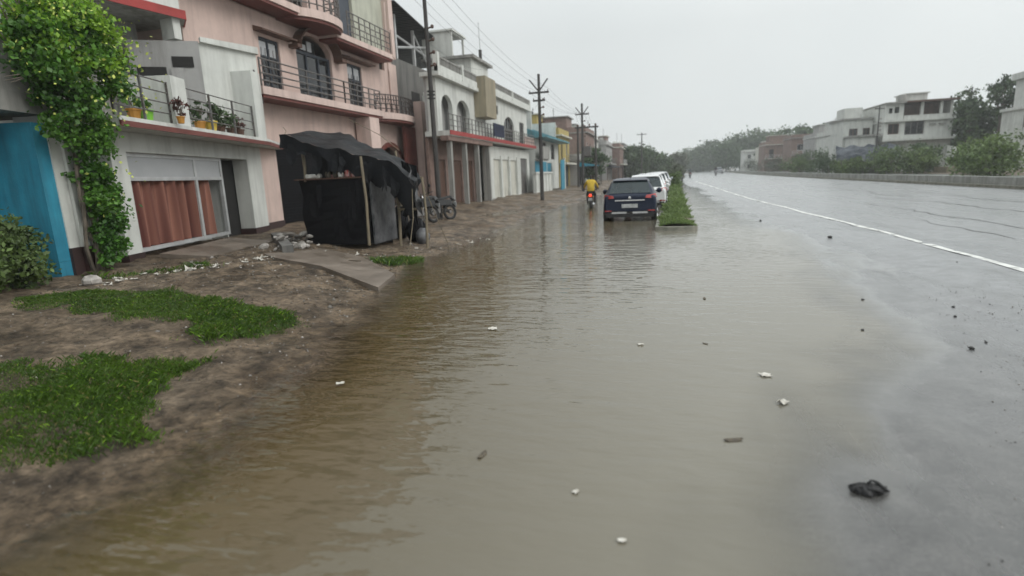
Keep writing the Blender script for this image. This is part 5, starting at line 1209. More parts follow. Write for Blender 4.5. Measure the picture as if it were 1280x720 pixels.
def rider_mesh(name, shirt):
    """seated figure grown as one skin over a posed skeleton; origin at the ground under the saddle, facing +Y"""
    J = {'pelvis': (0, -.28, .93), 'waist': (0, -.28, 1.08), 'chest': (0, -.22, 1.30), 'neck': (0, -.17, 1.47), 'chin': (0, -.14, 1.54), 'head': (0, -.13, 1.63), 'crown': (0, -.14, 1.72), 'face': (0, -.06, 1.60),
         'sl': (-.17, -.20, 1.40), 'el': (-.31, -.02, 1.18), 'wl': (-.33, .18, 1.06), 'hl': (-.335, .26, 1.05),
         'sr': (.17, -.20, 1.40), 'er': (.31, -.02, 1.18), 'wr': (.33, .18, 1.06), 'hr': (.335, .26, 1.05),
         'pl': (-.11, -.24, .89), 'kl': (-.19, .18, .76), 'al': (-.17, .02, .36), 'tl': (-.17, .17, .30),
         'pr': (.11, -.24, .89), 'kr': (.19, .18, .76), 'ar': (.17, .02, .36), 'tr': (.17, .17, .30)}
    Rr = {'pelvis': (.16, .13), 'waist': (.145, .115), 'chest': (.175, .125), 'neck': (.055, .055), 'chin': (.065, .075), 'head': (.078, .095), 'crown': (.055, .065), 'face': (.035, .03),
          'sl': .075, 'el': .05, 'wl': .034, 'hl': .03, 'sr': .075, 'er': .05, 'wr': .034, 'hr': .03, 'pl': .1, 'kl': .07, 'al': .045, 'tl': .036, 'pr': .1, 'kr': .07, 'ar': .045, 'tr': .036}
    E_ = [('pelvis', 'waist'), ('waist', 'chest'), ('chest', 'neck'), ('neck', 'chin'), ('chin', 'head'), ('head', 'crown'), ('head', 'face'), ('chest', 'sl'), ('sl', 'el'), ('el', 'wl'), ('wl', 'hl'), ('chest', 'sr'), ('sr', 'er'), ('er', 'wr'), ('wr', 'hr'),
          ('pelvis', 'pl'), ('pl', 'kl'), ('kl', 'al'), ('al', 'tl'), ('pelvis', 'pr'), ('pr', 'kr'), ('kr', 'ar'), ('ar', 'tr')]
    for s, h in ((-1, 'hl'), (1, 'hr')):                      # five fingers closed over the grip
        hx, hy, hz = J[h]
        for f in range(4):
            fx = hx + s * (-.032 + .021 * f); a, c = f'{h}f{f}a', f'{h}f{f}b'
            J[a] = (fx, hy + .045 - .004 * abs(f - 1), hz + .012); J[c] = (fx, hy + .055, hz - .03); Rr[a] = .0095; Rr[c] = .008
            E_ += [(h, a), (a, c)]
        J[h + 't'] = (hx - s * .045, hy + .02, hz - .02); Rr[h + 't'] = .0095; E_.append((h, h + 't'))
    keys = list(J); me = bpy.data.meshes.new(name); me.from_pydata([J[k] for k in keys], [(keys.index(a), keys.index(c)) for a, c in E_], [])
    o = bpy.data.objects.new(name, me); C.objects.link(o)
    sk = o.modifiers.new('skin', 'SKIN'); sk.use_smooth_shade = True
    if not me.skin_vertices: bpy.context.view_layer.objects.active = o
    for k, v in zip(keys, me.skin_vertices[0].data):
        r = Rr[k]; v.radius = r if isinstance(r, tuple) else (r, r); v.use_root = (k == 'pelvis')
    o.modifiers.new('sub', 'SUBSURF').levels = 1; o.modifiers['sub'].render_levels = 1
    dg = bpy.context.evaluated_depsgraph_get(); new = bpy.data.meshes.new_from_object(o.evaluated_get(dg))
    bpy.data.objects.remove(o)
    new.name = name
    new.materials.clear()
    for m_ in ('skin', shirt, 'trouser', 'hair'): new.materials.append(M[m_])
    for p in new.polygons:
        c = p.center; p.use_smooth = True; i = 1
        if c.z > 1.49: i = 0
        if c.z > 1.49 and (c.z > 1.665 or c.y < -.155): i = 3
        if c.z <= 1.02 and abs(c.y + .28) < .75 and c.z < .97 and not (abs(c.x) > .27 and c.z > .95): i = 2
        if abs(c.x) > .28 and c.y > .10 and c.z > .97: i = 0
        if c.z < .34: i = 3 if c.z < .30 else 0
        p.material_index = i
    return new
def rider(label, mesh, loc, rz):
    o = bpy.data.objects.new('person', mesh); C.objects.link(o); o.location = loc; o.rotation_euler = (0, 0, rz)
    tag(o, label, 'person', 'riders on motorcycles')
    e = MB()
    for s in (-1, 1):
        e.lathe((s * .082, -.13, 1.61), [(.005, -.01), (.03, -.004), (.03, .004), (.005, .01)], 8, 'x')
    e.build('ears', 'skin', o)
    f = MB(); f.lathe((-.032, -.035, 1.635), [(.003, -.01), (.013, 0), (.003, .01)], 6, 'y'); f.lathe((.032, -.035, 1.635), [(.003, -.01), (.013, 0), (.003, .01)], 6, 'y'); f.build('eyes', 'hair', o)
    MB().box(-.025, .025, -.032, -.025, 1.555, 1.562).build('mouth', 'maroon', o)
    return o
rm_y = rider_mesh('rider_body_yellow', 'shirt_y'); rm_d = rider_mesh('rider_body_dark', 'shirt_d'); rm_b = rider_mesh('rider_body_grey', 'shirt_b')
mc = (-3.25, 27.2, -.17)
motorcycle('dark motorcycle with a glowing red tail lamp riding through the flood', mc, R_(4), True, 'motorcycles on the road')
rider('rider in a loose yellow shirt seen from behind', rm_y, mc, R_(4))
for lab, rl, (x, y), m_, ry in (('small dark motorcycle beyond the grass island', 'rider in dark clothes just beyond the grass island', (3.0, 84), rm_d, 0),
                                ('distant motorcycle farther ahead near the highway edge', 'distant rider in grey clothes near the highway edge', (5.0, 104), rm_b, 0),
                                ('oncoming motorcycle far up the middle of the highway', 'rider coming toward us far up the highway', (10.4 , 117), rm_d, 180)):
    x += 0; z = gz(x, y)
    motorcycle(lab, (x, y, z), R_(ry), False, 'motorcycles on the road'); rider(rl, m_, (x, y, z), R_(ry))
motorcycle('black motorcycle parked under the loose end of the tarpaulin', (-7.5, 16.6, gz(-7.5, 16.6) - .02), R_(160), None, 'motorcycles parked by the stall', 'plastic', .14)
motorcycle('second black motorcycle with chrome rims parked past the stall posts', (-7.8, 18.7, gz(-7.8, 18.7) - .02), R_(150), None, 'motorcycles parked by the stall', 'plastic', .14)

# ------------------------------------------------------------------ cars
def car(label, loc, rz, paint, suv=False, details=True):
    t = thing('parked_car', label, 'car', loc, rz, 'cars standing in the flooded lane')
    s = 1.06 if suv else 1.0
    # y from the tail (0) forward; (y, bottom, belt, half width, roof z, roof half width)
    S = [(0.02, .42, .78, .72, .80, .70), (.0, .30, .84, .82, .92, .74), (.10, .26, .90, .855, .99, .735), (.22, .25, .93, .865, 1.10, .70), (.46, .24, .95, .87, 1.37, .625), (.62, .24, .955, .87, 1.445, .60),
         (1.0, .24, .955, .87, 1.485, .595), (1.7, .24, .945, .872, 1.50, .60), (2.3, .24, .935, .872, 1.455, .60), (2.75, .24, .925, .87, 1.22, .655), (3.12, .24, .92, .865, .975, .72), (3.3, .25, .90, .86, .93, .70), (3.7, .28, .83, .83, .855, .66), (3.93, .32, .70, .74, .74, .6), (3.99, .38, .58, .64, .62, .5)]
    rows = []
    for y, zb, zl, w, zr, wr in S:
        zr = (zr - .9) * s + .9 if zr > .9 else zr
        half = [(w * .86, zb), (w * .985, zb + .10), (w, (zb + zl) / 2), (w * .985, zl - .06), (w * .955, min(zl + .02, zr - .02)), (wr + (w * .955 - wr) * .45, zl + (zr - zl) * .55 if zr > zl + .1 else zr - .01), (wr, zr - .035 if zr > zl + .1 else zr - .005), (wr * .86, zr), (wr * .45, zr + .012)]
        rows.append([(-a, y, z) for a, z in half] + [(0, y, zr + .016)] + [(a, y, z) for a, z in reversed(half)])
    b = MB(); b.grid(rows); b.face(rows[0]); b.face(rows[-1][::-1]); b.face([r[0] for r in rows][::-1] + [r[-1] for r in rows])
    body = b.build('body', paint, t, smooth=True)
    md = body.modifiers.new('sub', 'SUBSURF'); md.levels = 1; md.render_levels = 2
    def patch(quads, name, m_, parent=t, off=.006):
        b = MB()
        for q in quads: b.grid(q)
        return b.build(name, m_, parent, smooth=True)
    def surf(y, u):                                           # half width u in [-1,1] across the rear glass at length y
        zs = np.interp(y, [r[0] for r in S[1:]], [(r[4] - .9) * s + .9 if r[4] > .9 else r[4] for r in S[1:]]); ws = np.interp(y, [r[0] for r in S[1:]], [r[5] for r in S[1:]])
        return (u * ws * .93, y - .022, zs + .006 + .012 * (1 - u * u))
    patch([[[surf(y, u) for u in np.linspace(-1, 1, 9)] for y in (.115, .2, .3, .4, .455)]], 'rear_window', 'carglass')
    MB().prism([(-.56, .40), (.56, .40), (.58, .62), (-.58, .62)], 1.415 * 1 + (s - 1) * .5, 1.44 + (s - 1) * .5, [1.43 + (s - 1) * .5, 1.43 + (s - 1) * .5, 1.475 + (s - 1) * .5, 1.475 + (s - 1) * .5]).build('spoiler', paint, t)
    for sd_ in (-1, 1):
        pts = []
        def side(y, f):
            zl = np.interp(y, [r[0] for r in S], [r[2] for r in S]); w = np.interp(y, [r[0] for r in S], [r[3] for r in S]); zr = (np.interp(y, [r[0] for r in S], [r[4] for r in S]) - .9) * s + .9; wr = np.interp(y, [r[0] for r in S], [r[5] for r in S])
            return (sd_ * (w * .955 + (wr - w * .955) * f + .012), y, zl + .02 + (zr - zl - .05) * f)
        for y0, y1 in ((.72, 1.55), (1.62, 2.55)):
            yy = np.linspace(y0, y1, 5); g = [[side(y, f) for y in yy] for f in (.06, .5, .86)]
            if y1 > 2: g = [[side(min(y, 2.95 - .55 * f), f) for y in np.linspace(y0, 2.95 - .55 * f, 5)] for f in (.06, .5, .86)]
            patch([g if sd_ < 0 else [r[::-1] for r in g]], 'side_window', 'carglass')
        for y in (.66, 3.2):
            w = MB().lathe((sd_ * .795, y, .30), [(.1, -.09), (.27, -.09), (.30, -.06), (.30, .06), (.27, .085), (.1, .085)], 22, 'x').build('wheel', 'rubber', t)
            r = MB().lathe((sd_ * .80, y, .30), [(.03, -.085), (.2, -.088), (.2, .088), (.03, .095)], 16, 'x')
            for k in range(5):
                a = k * 2 * math.pi / 5; r.tube([(sd_ * .895, y + .04 * math.cos(a), .30 + .04 * math.sin(a)), (sd_ * .89, y + .19 * math.cos(a), .3 + .19 * math.sin(a))], .022, 5)
            r.build('rim', 'chrome', w)
            a = [math.pi * (k / 12) for k in range(13)]
            MB().grid([[(sd_ * .872, y + .34 * math.cos(q), .30 + .34 * math.sin(q)) for q in a], [(sd_ * .884, y + .40 * math.cos(q), .30 + .40 * math.sin(q)) for q in a]]).build('wheel_arch', 'plastic', t)
        # tail lamp wraps round the corner
        b = MB(); b.grid([[(sd_ * x, y, z) for x, y, z in r] for r in ([(.50, -.022, .86), (.66, .0, .85), (.80, .05, .84), (.868, .22, .87), (.872, .36, .93)], [(.54, .0, .95), (.66, .02, .96), (.775, .075, .98), (.835, .24, .99), (.85, .36, .96)])])
        b.build('tail_lamp', 'redlens', t, smooth=True)
        b = MB(); b.box(sd_ * .70 - .11, sd_ * .70 + .11, -.035, -.012, .43, .47); b.build('reflector', 'redlens', t)
        mr = MB().lathe((sd_ * .98, 2.62, 1.0), [(.0, -.05), (.07, -.045), (.10, 0), (.07, .06), (0, .07)], 10, 'y'); mr.tube([(sd_ * .86, 2.62, .98), (sd_ * .95, 2.62, .99)], .02, 5); mr.build('side_mirror', paint, t, smooth=True)
        for y in (1.05, 2.0): MB().box(min(sd_ * .872, sd_ * .89), max(sd_ * .872, sd_ * .89), y, y + .16, .80, .83).build('door_handle', 'chrome', t)
        MB().lathe((sd_ * .6, 3.86, .68), [(.0, -.05), (.10, -.04), (.09, .06), (.0, .08)], 10, 'y').build('headlight', 'clearlens', t)
    b = MB(); b.grid([[(x, -.045 + .02 * abs(x / .75) ** 3, z) for x in np.linspace(-.78, .78, 9)] for z in (.24, .33, .385)]); b.build('lower_bumper', 'plastic', t, smooth=True)
    b = MB(); b.box(-.58, -.1, -.062, -.046, .36, .415); b.box(.1, .58, -.062, -.046, .36, .415); b.build('bumper_strip', 'alu', t)
    b = MB(); b.box(-.48, .48, -.026, -.008, .77, .805); b.build('chrome_bar', 'chrome', t)
    MB().box(-.26, .26, -.04, -.02, .545, .67).build('number_plate', 'plate', t)
    b = MB(); b.tube([(.05, .075, 1.0), (.02, .26, 1.17), (-.02, .27, 1.19)], .010, 5); b.tube([(-.05, .2, 1.12), (.18, .28, 1.20)], .008, 4); b.build('wiper', 'plastic', t)
    b = MB(); b.torus((0, -.005, .88), .042, .009, 'y_', 14, 6) if False else b.lathe((0, -.012, .875), [(.0, -.02), (.045, -.016), (.045, .0)], 14, 'y'); b.build('emblem', 'chrome', t)
    b = MB(); b.tube([(0, .72, 1.46 * s), (0, .60, 1.66 * s)], .007, 5); b.build('aerial', 'plastic', t)
    b = MB(); b.tube([(-.42, -.03, .44), (-.42, -.05, .30), (.42, -.05, .30), (.42, -.03, .44)], .012, 4); b.build('bumper_seam', 'plastic', t)
    MB().lathe((.5, -.04, .19), [(.03, -.06), (.03, .1)], 8, 'y').build('exhaust', 'greyiron', t)
    return t
car('navy blue hatchback standing in the flood beside the grass island', (-.98, 18.75, -.10), R_(1.2), 'navy')
car('white car parked ahead of the navy hatchback', (-.62, 24.3, -.08), R_(1.0), 'carwhite', True)
car('farther white car in front of the nearer white one', (-.55, 30.5, -.06), R_(1), 'carwhite', True)
car('third white car in the queue beside the island', (-.35, 37.5, -.05), R_(.5), 'carwhite', True)
car('pale silver car farthest ahead in the queue beside the island', (-.1, 45, -.05), R_(.5), 'carsilver', True)
car('pale car parked far along the highway barrier', (14.2, 150, gz(14.2, 150)), R_(0), 'carsilver', True)

# ------------------------------------------------------------------ grass island between lane and highway
isl = thing('grass_island', 'long kerbed traffic island overgrown with grass beside the cars', 'traffic island')
b = MB(); ii = []
def ic(y): return np.interp(y, [15.6, 20, 35, 60, 110], [.42, .48, .85, 1.3, 2.0]) + bend(y)
def iw(y): return np.interp(y, [15.6, 17, 30, 60, 110], [.50, .50, .42, .4, .4])
yk = 15.75
while yk < 62:
    y1 = yk + 1.5
    for s in (-1, 1):
        xa, xb = ic(yk) + s * iw(yk), ic(y1 - .02) + s * iw(y1)
        P = [(xa - .06, yk), (xa + .06, yk), (xb + .06, y1 - .02), (xb - .06, y1 - .02)]
        MB().prism(P, -.2, .075 + rnd.uniform(-.008, .008)).build('kerb_stone', 'kerb', isl)
    yk = y1
b = MB(); n = 10
P = [(.42 + .56 * math.cos(math.pi + math.pi * k / n), 15.74 + .22 * math.sin(math.pi + math.pi * k / n)) for k in range(n + 1)]
MB().prism(P, -.2, .10).build('kerb_end', 'kerb', isl)
b = MB(); rows = []
for y in np.arange(15.745, 62, 1.0): rows.append([(ic(y) + f * (iw(y) - .062), y, .10 + .07 * (1 - f * f)) for f in (-1, -.5, 0, .5, 1)])
b.grid(rows); b.build('soil', 'earth', isl, smooth=True)

def blades(cent, hgt, wid, rs, lean=.45):
    n = len(cent); a = rs.uniform(0, 6.283, n); h = hgt * rs.uniform(.5, 1.4, n); l = h * lean * rs.uniform(.2, 1.6, n); w = wid * rs.uniform(.6, 1.3, n)
    a2 = rs.uniform(0, 6.283, n); dx, dy = np.cos(a) * l, np.sin(a) * l; wx, wy = np.cos(a2) * w, np.sin(a2) * w
    z = np.zeros(n)
    V = np.stack([cent + np.stack([-wx, -wy, z - .01], 1), cent + np.stack([wx, wy, z - .01], 1), cent + np.stack([dx * .4 + wx * .7, dy * .4 + wy * .7, h * .65], 1), cent + np.stack([dx, dy, h], 1)], 1).reshape(-1, 3)
    return V, np.arange(4 * n).reshape(n, 4)
rs = np.random.RandomState(5)
n = 17000
y = 15.76 + (61 - 15.76) * rs.uniform(0, 1, n) ** 1.9; f = rs.uniform(-1, 1, n); x = ic(y) + f * (iw(y) - .05 + .22 * vnoise(y * 1.3, np.sign(f) * 7.0, 31) + .12 * vnoise(y * 4, np.sign(f) * 9.0, 32))
cl = .35 + 1.9 * np.clip(vnoise(x * 2.6, y * 1.1, 8) + .5, 0, 1) ** 1.6
hh = np.interp(y, [15.7, 18, 26, 40, 60], [.045, .065, .10, .15, .22]) * cl
V, F = blades(np.stack([x, y, np.full(n, .0) + .10 + .07 * (1 - f * f)], 1), hh, .009 + .0006 * (y - 15), rs, .9)
np_mesh('grass', V, F, 'islandgrass', isl, kind='stuff')
def lowscatter(x, y): return gz(x, y)
# ------------------------------------------------------------------ trees and shrubs
def tree(kind, label, x, y, h, rx, rz_, seed, leaf='foliage', group=None, trunk_h=.35, n_cl=70, per=40, size=.5, z0=None, rxy=1.0, cat='tree'):
    rs = np.random.RandomState(seed); rr = random.Random(seed)
    z0 = gz(x, y) if z0 is None else z0
    t = thing(kind, label, cat, (x, y, z0), rr.uniform(0, 6), group)
    th = h * trunk_h; b = MB(); r0 = .022 * h + .03
    top = (rr.uniform(-.1, .1) * rx, rr.uniform(-.1, .1) * rx, h * .8)
    b.tube([(0, 0, -.2), (rr.uniform(-.1, .1), 0, th), (top[0] * .6, top[1] * .6, h * .55), top], [r0, r0 * .75, r0 * .45, r0 * .12], 8)
    for k in range(7):
        a = k * 0.9 + rr.uniform(-.3, .3); za = th * rr.uniform(.8, 1.3); L_ = rx * rr.uniform(.55, .9)
        b.tube([(0, 0, za), (math.cos(a) * L_ * .5, math.sin(a) * L_ * .5, za + (h - za) * .35), (math.cos(a) * L_, math.sin(a) * L_, za + (h - za) * rr.uniform(.45, .75))], [r0 * .4, r0 * .25, r0 * .08], 6)
    b.build('trunk', 'bark', t)
    P = clumps(n_cl, per, rx, rx * rxy, rz_, (0, 0, h - rz_), rs, cl=.26, shell=.4)
    P = P[P[:, 2] > .1]
    V, F = leaf_quads(P, size, rs, aspect=.65); np_mesh('crown', V, F, leaf, t, kind='stuff')
    return t
G3 = 'trees across the highway'
tree('broad_tree', 'dark broad tree rising between the veranda house and the right edge house', 36.4, 83.0, 9.4, 2.5, 4.4, 51, group=G3, n_cl=80, per=60, size=.38)
tree('broad_tree', 'dark tree with a ragged leaning top beside the right edge house', 37.6, 78.0, 10.4, 1.5, 2.6, 52, group=G3, n_cl=34, per=50, size=.36, trunk_h=.5)
tree('broad_tree', 'shorter dark tree against the veranda house wall', 34.9, 79.0, 8.3, 1.2, 4.0, 53, group=G3, n_cl=50, per=55, size=.36)
tree('broad_tree', 'dense rounded tree low behind the leaning ragged one', 38.0, 80.5, 7.0, 2.2, 3.6, 54, group=G3, n_cl=60, per=60, size=.38)
# far belt of trees beyond the houses on the right
rb = random.Random(77)
names_ = ['hazy tree at the far end beside the road bend', 'tall hazy tree at the left of the far belt', 'bluish tree with a rounded top in the far belt', 'hazy tree standing over the pale far house', 'leafy tree before the long brick house', 'dark tree over the brick red house', 'spreading tree above the weathered roofs', 'low hazy tree near the road bend']
for k, (px, y, h, rx) in enumerate([(14, 330, 12, 9), (21, 262, 13, 8), (30, 236, 14.5, 8), (37, 228, 14.5, 8), (33, 186, 9.5, 5), (36, 158, 9.8, 5), (36, 144, 9.6, 4.5), (17, 292, 11, 8)]):
    tree('far_tree', names_[k], px, y, h, rx, h * .5, 60 + k, group=G3, n_cl=90, per=60, size=.9, trunk_h=.12)
G4 = 'trees at the end of the left row'
for k, (x, y, h, rx, lab) in enumerate([(-5.6, 120, 6.2, 3.2, 'dark green tree right behind the cars on the left side'), (-3.0, 128, 6.3, 3.2, 'dark spreading tree second in the clump behind the cars'), (-.4, 142, 5.6, 3.0, 'dark tree nearest the road in the clump behind the cars'), (-9.5, 146, 7.6, 4, 'hazy taller tree behind the left row of houses')]):
    tree('roadside_tree', lab, x, y, h, rx, h * .5, 80 + k, group=G4, n_cl=100, per=70, size=.55, trunk_h=.12)
tree('pale_tree', 'pale grey green tree rising beyond the end of the grass island', 4.6, 165, 6.4, 2.6, 3.2, 90, 'greyfoliage', n_cl=50, per=40, size=.8, trunk_h=.15)
tree('roadside_tree', 'small bushy green tree before the brown house behind the rider', -7.6, 66, 4.2, 1.8, 1.9, 91, 'foliage', n_cl=60, per=50, size=.28, trunk_h=.15)
def bush(label, x, y, h, rx, seed, leaf='foliage2', ry=None, group='bushes beyond the highway barrier', size=.26, n_cl=50, per=44, name='bush', z0=None):
    rs = np.random.RandomState(seed); z0 = gz(x, y) if z0 is None else z0
    t = thing(name, label, 'bush', (x, y, z0), 0, group)
    b = MB(); rr = random.Random(seed)
    for k in range(7):
        a = rr.uniform(0, 6.28); L_ = rx * rr.uniform(.2, .6); b.tube([(0, 0, -.1), (math.cos(a) * L_ * .5, math.sin(a) * L_ * .5, h * .4), (math.cos(a) * L_, math.sin(a) * L_, h * .8)], [.03, .02, .008], 5)
    b.build('stem', 'bark', t)
    P = clumps(n_cl, per, rx, ry or rx, h * .55, (0, 0, h * .5), rs, cl=.3, shell=.3); P = P[P[:, 2] > -.05]
    V, F = leaf_quads(P, size, rs, aspect=.55); np_mesh('foliage', V, F, leaf, t, kind='stuff')
    return t
for k, (x, y, h, rx, lf, lab) in enumerate([
    (23.2, 49, 2.5, 2.0, 'foliage2', 'big yellowish green bush at the right edge behind the barrier'), (25.5, 54, 3.0, 2.4, 'foliage2', 'tall light green bush below the right edge house'), (27.2, 60, 2.6, 1.8, 'foliage2', 'middling bush below the pale sand heap'),
    (26, 68, 2.4, 2.0, 'foliage2', 'wide green bush in front of the veranda house'), (24.2, 70.5, 2.9, 2.2, 'foliage2', 'rounded light green bush below the veranda house windows'), (28, 72, 3.0, 1.8, 'foliage', 'dark green bush beside the blue tarpaulin shed'),
    (21.5, 74, 1.9, 2.0, 'foliage2', 'low bush left of the blue tarpaulin shed'), (22, 86, 2.6, 2.4, 'foliage', 'dark wide bush below the pinkish house'), (24, 98, 3.4, 2.6, 'foliage', 'dark bush before the brick red house'), (22, 104, 2.4, 2.8, 'foliage2', 'pale green bush below the long brick house'),
    (25, 118, 3.6, 3.2, 'foliage', 'dark clump of bush at the foot of the long brick house'), (23, 140, 3.0, 3.6, 'greyfoliage', 'hazy grey bush far along the barrier'), (22, 172, 3.4, 4.5, 'greyfoliage', 'last hazy bush along the barrier')]):
    bush(lab, x + float(bend(y)), y, h, rx, 100 + k, lf)
bush('dark leafy bush at the foot of the turquoise wall', -9.2, 5.7, 1.0, .55, 130, 'foliage2', .55, None, .085, 60, 110)
bush('second leafy bush at the left edge of the turquoise wall', -9.75, 5.2, 1.05, .55, 131, 'foliage2', .6, None, .085, 60, 100)
bush('dark green shrub standing on the island past the white cars', 1.15, 50, 1.35, .45, 133, 'foliage2', 1.2, None, .16, 40, 40, z0=.1)
bush('straw coloured shrub at the far end of the island', 1.6, 61, 2.2, .55, 134, 'greyfoliage', 1.2, None, .2, 40, 40, z0=.1)
for k, (x, y, h, rx, lab) in enumerate([(33, 124, 9.5, 3.2, 'brownish green tree between the pinkish house and the brick red house'), (35, 168, 11.5, 5, 'tree rising behind the weathered brick house'), (22.5, 215, 9.5, 5.5, 'hazy tree just beyond the last pale house')]):
    tree('far_tree', lab, x, y, h, rx, h * .48, 140 + k, leaf='greyfoliage' if k == 0 else 'foliage', group=G3, n_cl=80, per=55, size=.65, trunk_h=.15)
# sheds and heaps below the far houses
sh = thing('tarpaulin_shed', 'low shed under blue grey tarpaulins across the highway', 'shed', (23.5, 76, 0), R_(-12))
b = MB(); rows = []
for j in range(9): rows.append([(k * .5 - 3, j * .4 - .4, 2.2 + 1.3 * (j / 8) + .18 * math.sin(k * 1.7 + j) + .1 * math.sin(k * 3.1) - .5 * max(0, 1 - j)) for k in range(14)])
b.grid(rows); b.build('tarpaulin', 'bluetarp', sh)
for x in (-2.8, -.6, 1.4, 3.2): MB().box(x, x + .12, .1, .22, -.2, 2.2).build('post', 'bamboo', sh)
MB().box(-2.8, 3.3, 2.6, 2.8, -.2, 3.2).build('back_wall', 'darkconc', sh)
sm = bpy.data.objects.new
hp = MB(); rows = []
for j in range(11):
    r = j / 10; rows.append([((1 - r) * 2.6 * math.cos(a) * (1 + .15 * math.sin(3 * a + j)), (1 - r) * 2.2 * math.sin(a) * (1 + .12 * math.sin(4 * a)), 3.4 * math.sin(r * math.pi / 2) * (1 - .12 * r) + .05 * math.sin(5 * a)) for a in np.linspace(0, 2 * math.pi, 25)])
hp.grid(rows); o = hp.build('sand_heap', 'tan', None, smooth=True, loc=(31.2, 68.5, -.2)); tag(o, 'heap of pale sand below the right edge house', 'heap')
gp = thing('broken_gatepost', 'whitewashed broken wall end beside the big bush', 'wall', (29.6, 69, 0))
MB().prism([(-.5, -.9), (.5, -.9), (.6, .8), (-.4, .9)], -.3, 2.6, [2.7, 2.3, 2.5, 2.9]).build('pier', 'white', gp); MB().box(-1.2, 1.0, -1.5, 1.4, -.3, .7).build('base', 'tan', gp)

# ------------------------------------------------------------------ grass on the bank
def inside(px, py, poly):
    r = np.zeros(len(px), bool); j = len(poly) - 1
    for i in range(len(poly)):
        xi, yi = poly[i]; xj, yj = poly[j]
        c = ((yi > py) != (yj > py)) & (px < (xj - xi) * (py - yi) / (yj - yi + 1e-12) + xi); r ^= c; j = i
    return r
def grass_patch(label, poly, n, seed, h=.026, w=.0024, name='grass_patch', jag=.16):
    rs = np.random.RandomState(seed); P = np.array(poly)
    x = rs.uniform(P[:, 0].min() - .3, P[:, 0].max() + .3, n); y = rs.uniform(P[:, 1].min() - .3, P[:, 1].max() + .3, n)
    sj = rs.normal(0, .05, n); jx = x + sj + jag * 2 * vnoise(x * 2.4, y * 2.4, seed) + jag * vnoise(x * 7, y * 7, seed + 1); jy = y + rs.normal(0, .05, n) + jag * 2 * vnoise(x * 2.4, y * 2.4, seed + 2) + jag * vnoise(x * 7, y * 7, seed + 3)
    k = inside(jx, jy, poly) & (vnoise(x * 3.2, y * 3.2, seed + 5) + .5 * rs.uniform(-1, 1, n) > -.42)
    x, y = x[k], y[k]; z = height(x, y)
    hh = h * (.35 + 1.7 * np.clip(vnoise(x * 2.0, y * 2.0, seed + 4) + .5, 0, 1))
    V, F = blades(np.stack([x, y, z], 1), hh, w, rs, .9)
    o = np_mesh(name, V, F, ['grass', 'drygrass', 'leafy'], mi=rs.choice(3, len(F), p=[.92, .04, .04])); o['kind'] = 'stuff'; tag(o, label, 'grass', 'patches of short grass on the bank'); return o
grass_patch('near patch of short green grass at the lower left of the bank', [(-7.5, 1.3), (-3.75, 2.0), (-3.38, 2.3), (-3.62, 2.6), (-3.25, 2.72), (-3.8, 3.1), (-4.1, 3.5), (-4.0, 3.98), (-4.9, 3.6), (-5.6, 3.2), (-7.6, 3.2)], 190000, 41)
grass_patch('long patch of bright grass below the shop ramp', [(-8.3, 5.2), (-7.4, 5.85), (-6.8, 6.0), (-5.4, 5.7), (-4.2, 5.45), (-3.95, 5.05), (-4.35, 4.4), (-4.75, 4.45), (-5.2, 4.9), (-6.1, 4.75), (-7.0, 4.95)], 140000, 43, .028, .003)
grass_patch('small tuft patch of grass by the stall posts at the water', [(-5.5, 10.1), (-4.9, 10.6), (-4.6, 10.2), (-5.0, 9.6), (-5.5, 9.7)], 5000, 47, .07, .006, jag=.08)
grass_patch('thin grass strip along the plinth of the shop ramp', [(-9.2, 6.9), (-8.0, 8.2), (-7.7, 8.0), (-8.7, 6.7)], 3500, 48, .05, .006, jag=.1)

# ------------------------------------------------------------------ paving slabs and ramp before the shop
o = MB(); P = [(-7.85, 9.55), (-7.1, 8.95), (-5.8, 8.45), (-4.15, 7.45), (-4.45, 8.6), (-5.8, 9.9), (-7.2, 10.7)]
o = MB().prism(P, -.12, .3, [.29, .29, .22, .05, .05, .16, .24]).build('concrete_slab', 'mudconc'); tag(o, 'tilted broken concrete slab running from the stall into the water', 'slab')
rp = thing('shop_ramp', 'muddy concrete ramp leading up to the shop front', 'ramp')
MB().prism([(-9.75, 8.85), (-8.75, 9.15), (-9.4, 11.9), (-10.5, 11.6)], .0, .35, [.40, .30, .29, .42]).build('ramp_surface', 'mudconc', rp)
o = MB().prism([(-7.55, 9.75), (-7.35, 9.85), (-9.85, 12.75), (-10.05, 12.6)], .2, .42).build('drain_edge', 'darkconc'); tag(o, 'dark edging beam running from the shop recess to the slab', 'beam')

# ------------------------------------------------------------------ litter, stones, the black bundle
def scrap_mesh(seed, s, thick=.006):
    rs = random.Random(seed); b = MB(); n = 6; rows = []
    for k in range(4):
        rows.append([((j / 4 - .5) * s * (1 + .3 * rs.uniform(-1, 1)), (k / 3 - .5) * s * .7 * (1 + .3 * rs.uniform(-1, 1)), .004 + abs(rs.gauss(0, .16)) * s) for j in range(5)])
    b.grid(rows); o = b.build('litter_scrap', 'scrap'); md = o.modifiers.new('thick', 'SOLIDIFY'); md.thickness = thick; return o
def at_water(o, x, y, z, rz, label, cat='litter', group='scraps of litter'):
    o.location = (x, y, z); o.scale = (1, 1, .55); o.rotation_euler = (0, 0, rz); return tag(o, label, cat, group)
at_water(scrap_mesh(1, .085), .81, 4.47, .006, .1, 'white oval scrap floating right of centre, the farther of two', group='white scraps floating on the flood')
o = scrap_mesh(2, .07); at_water(o, .84, 3.94, .008, .8, 'crumpled white scrap floating just below the oval one', group='white scraps floating on the flood')
at_water(scrap_mesh(3, .085), -1.75, 5.53, .006, .3, 'white scrap floating alone in the middle of the flood', group='white scraps floating on the flood')
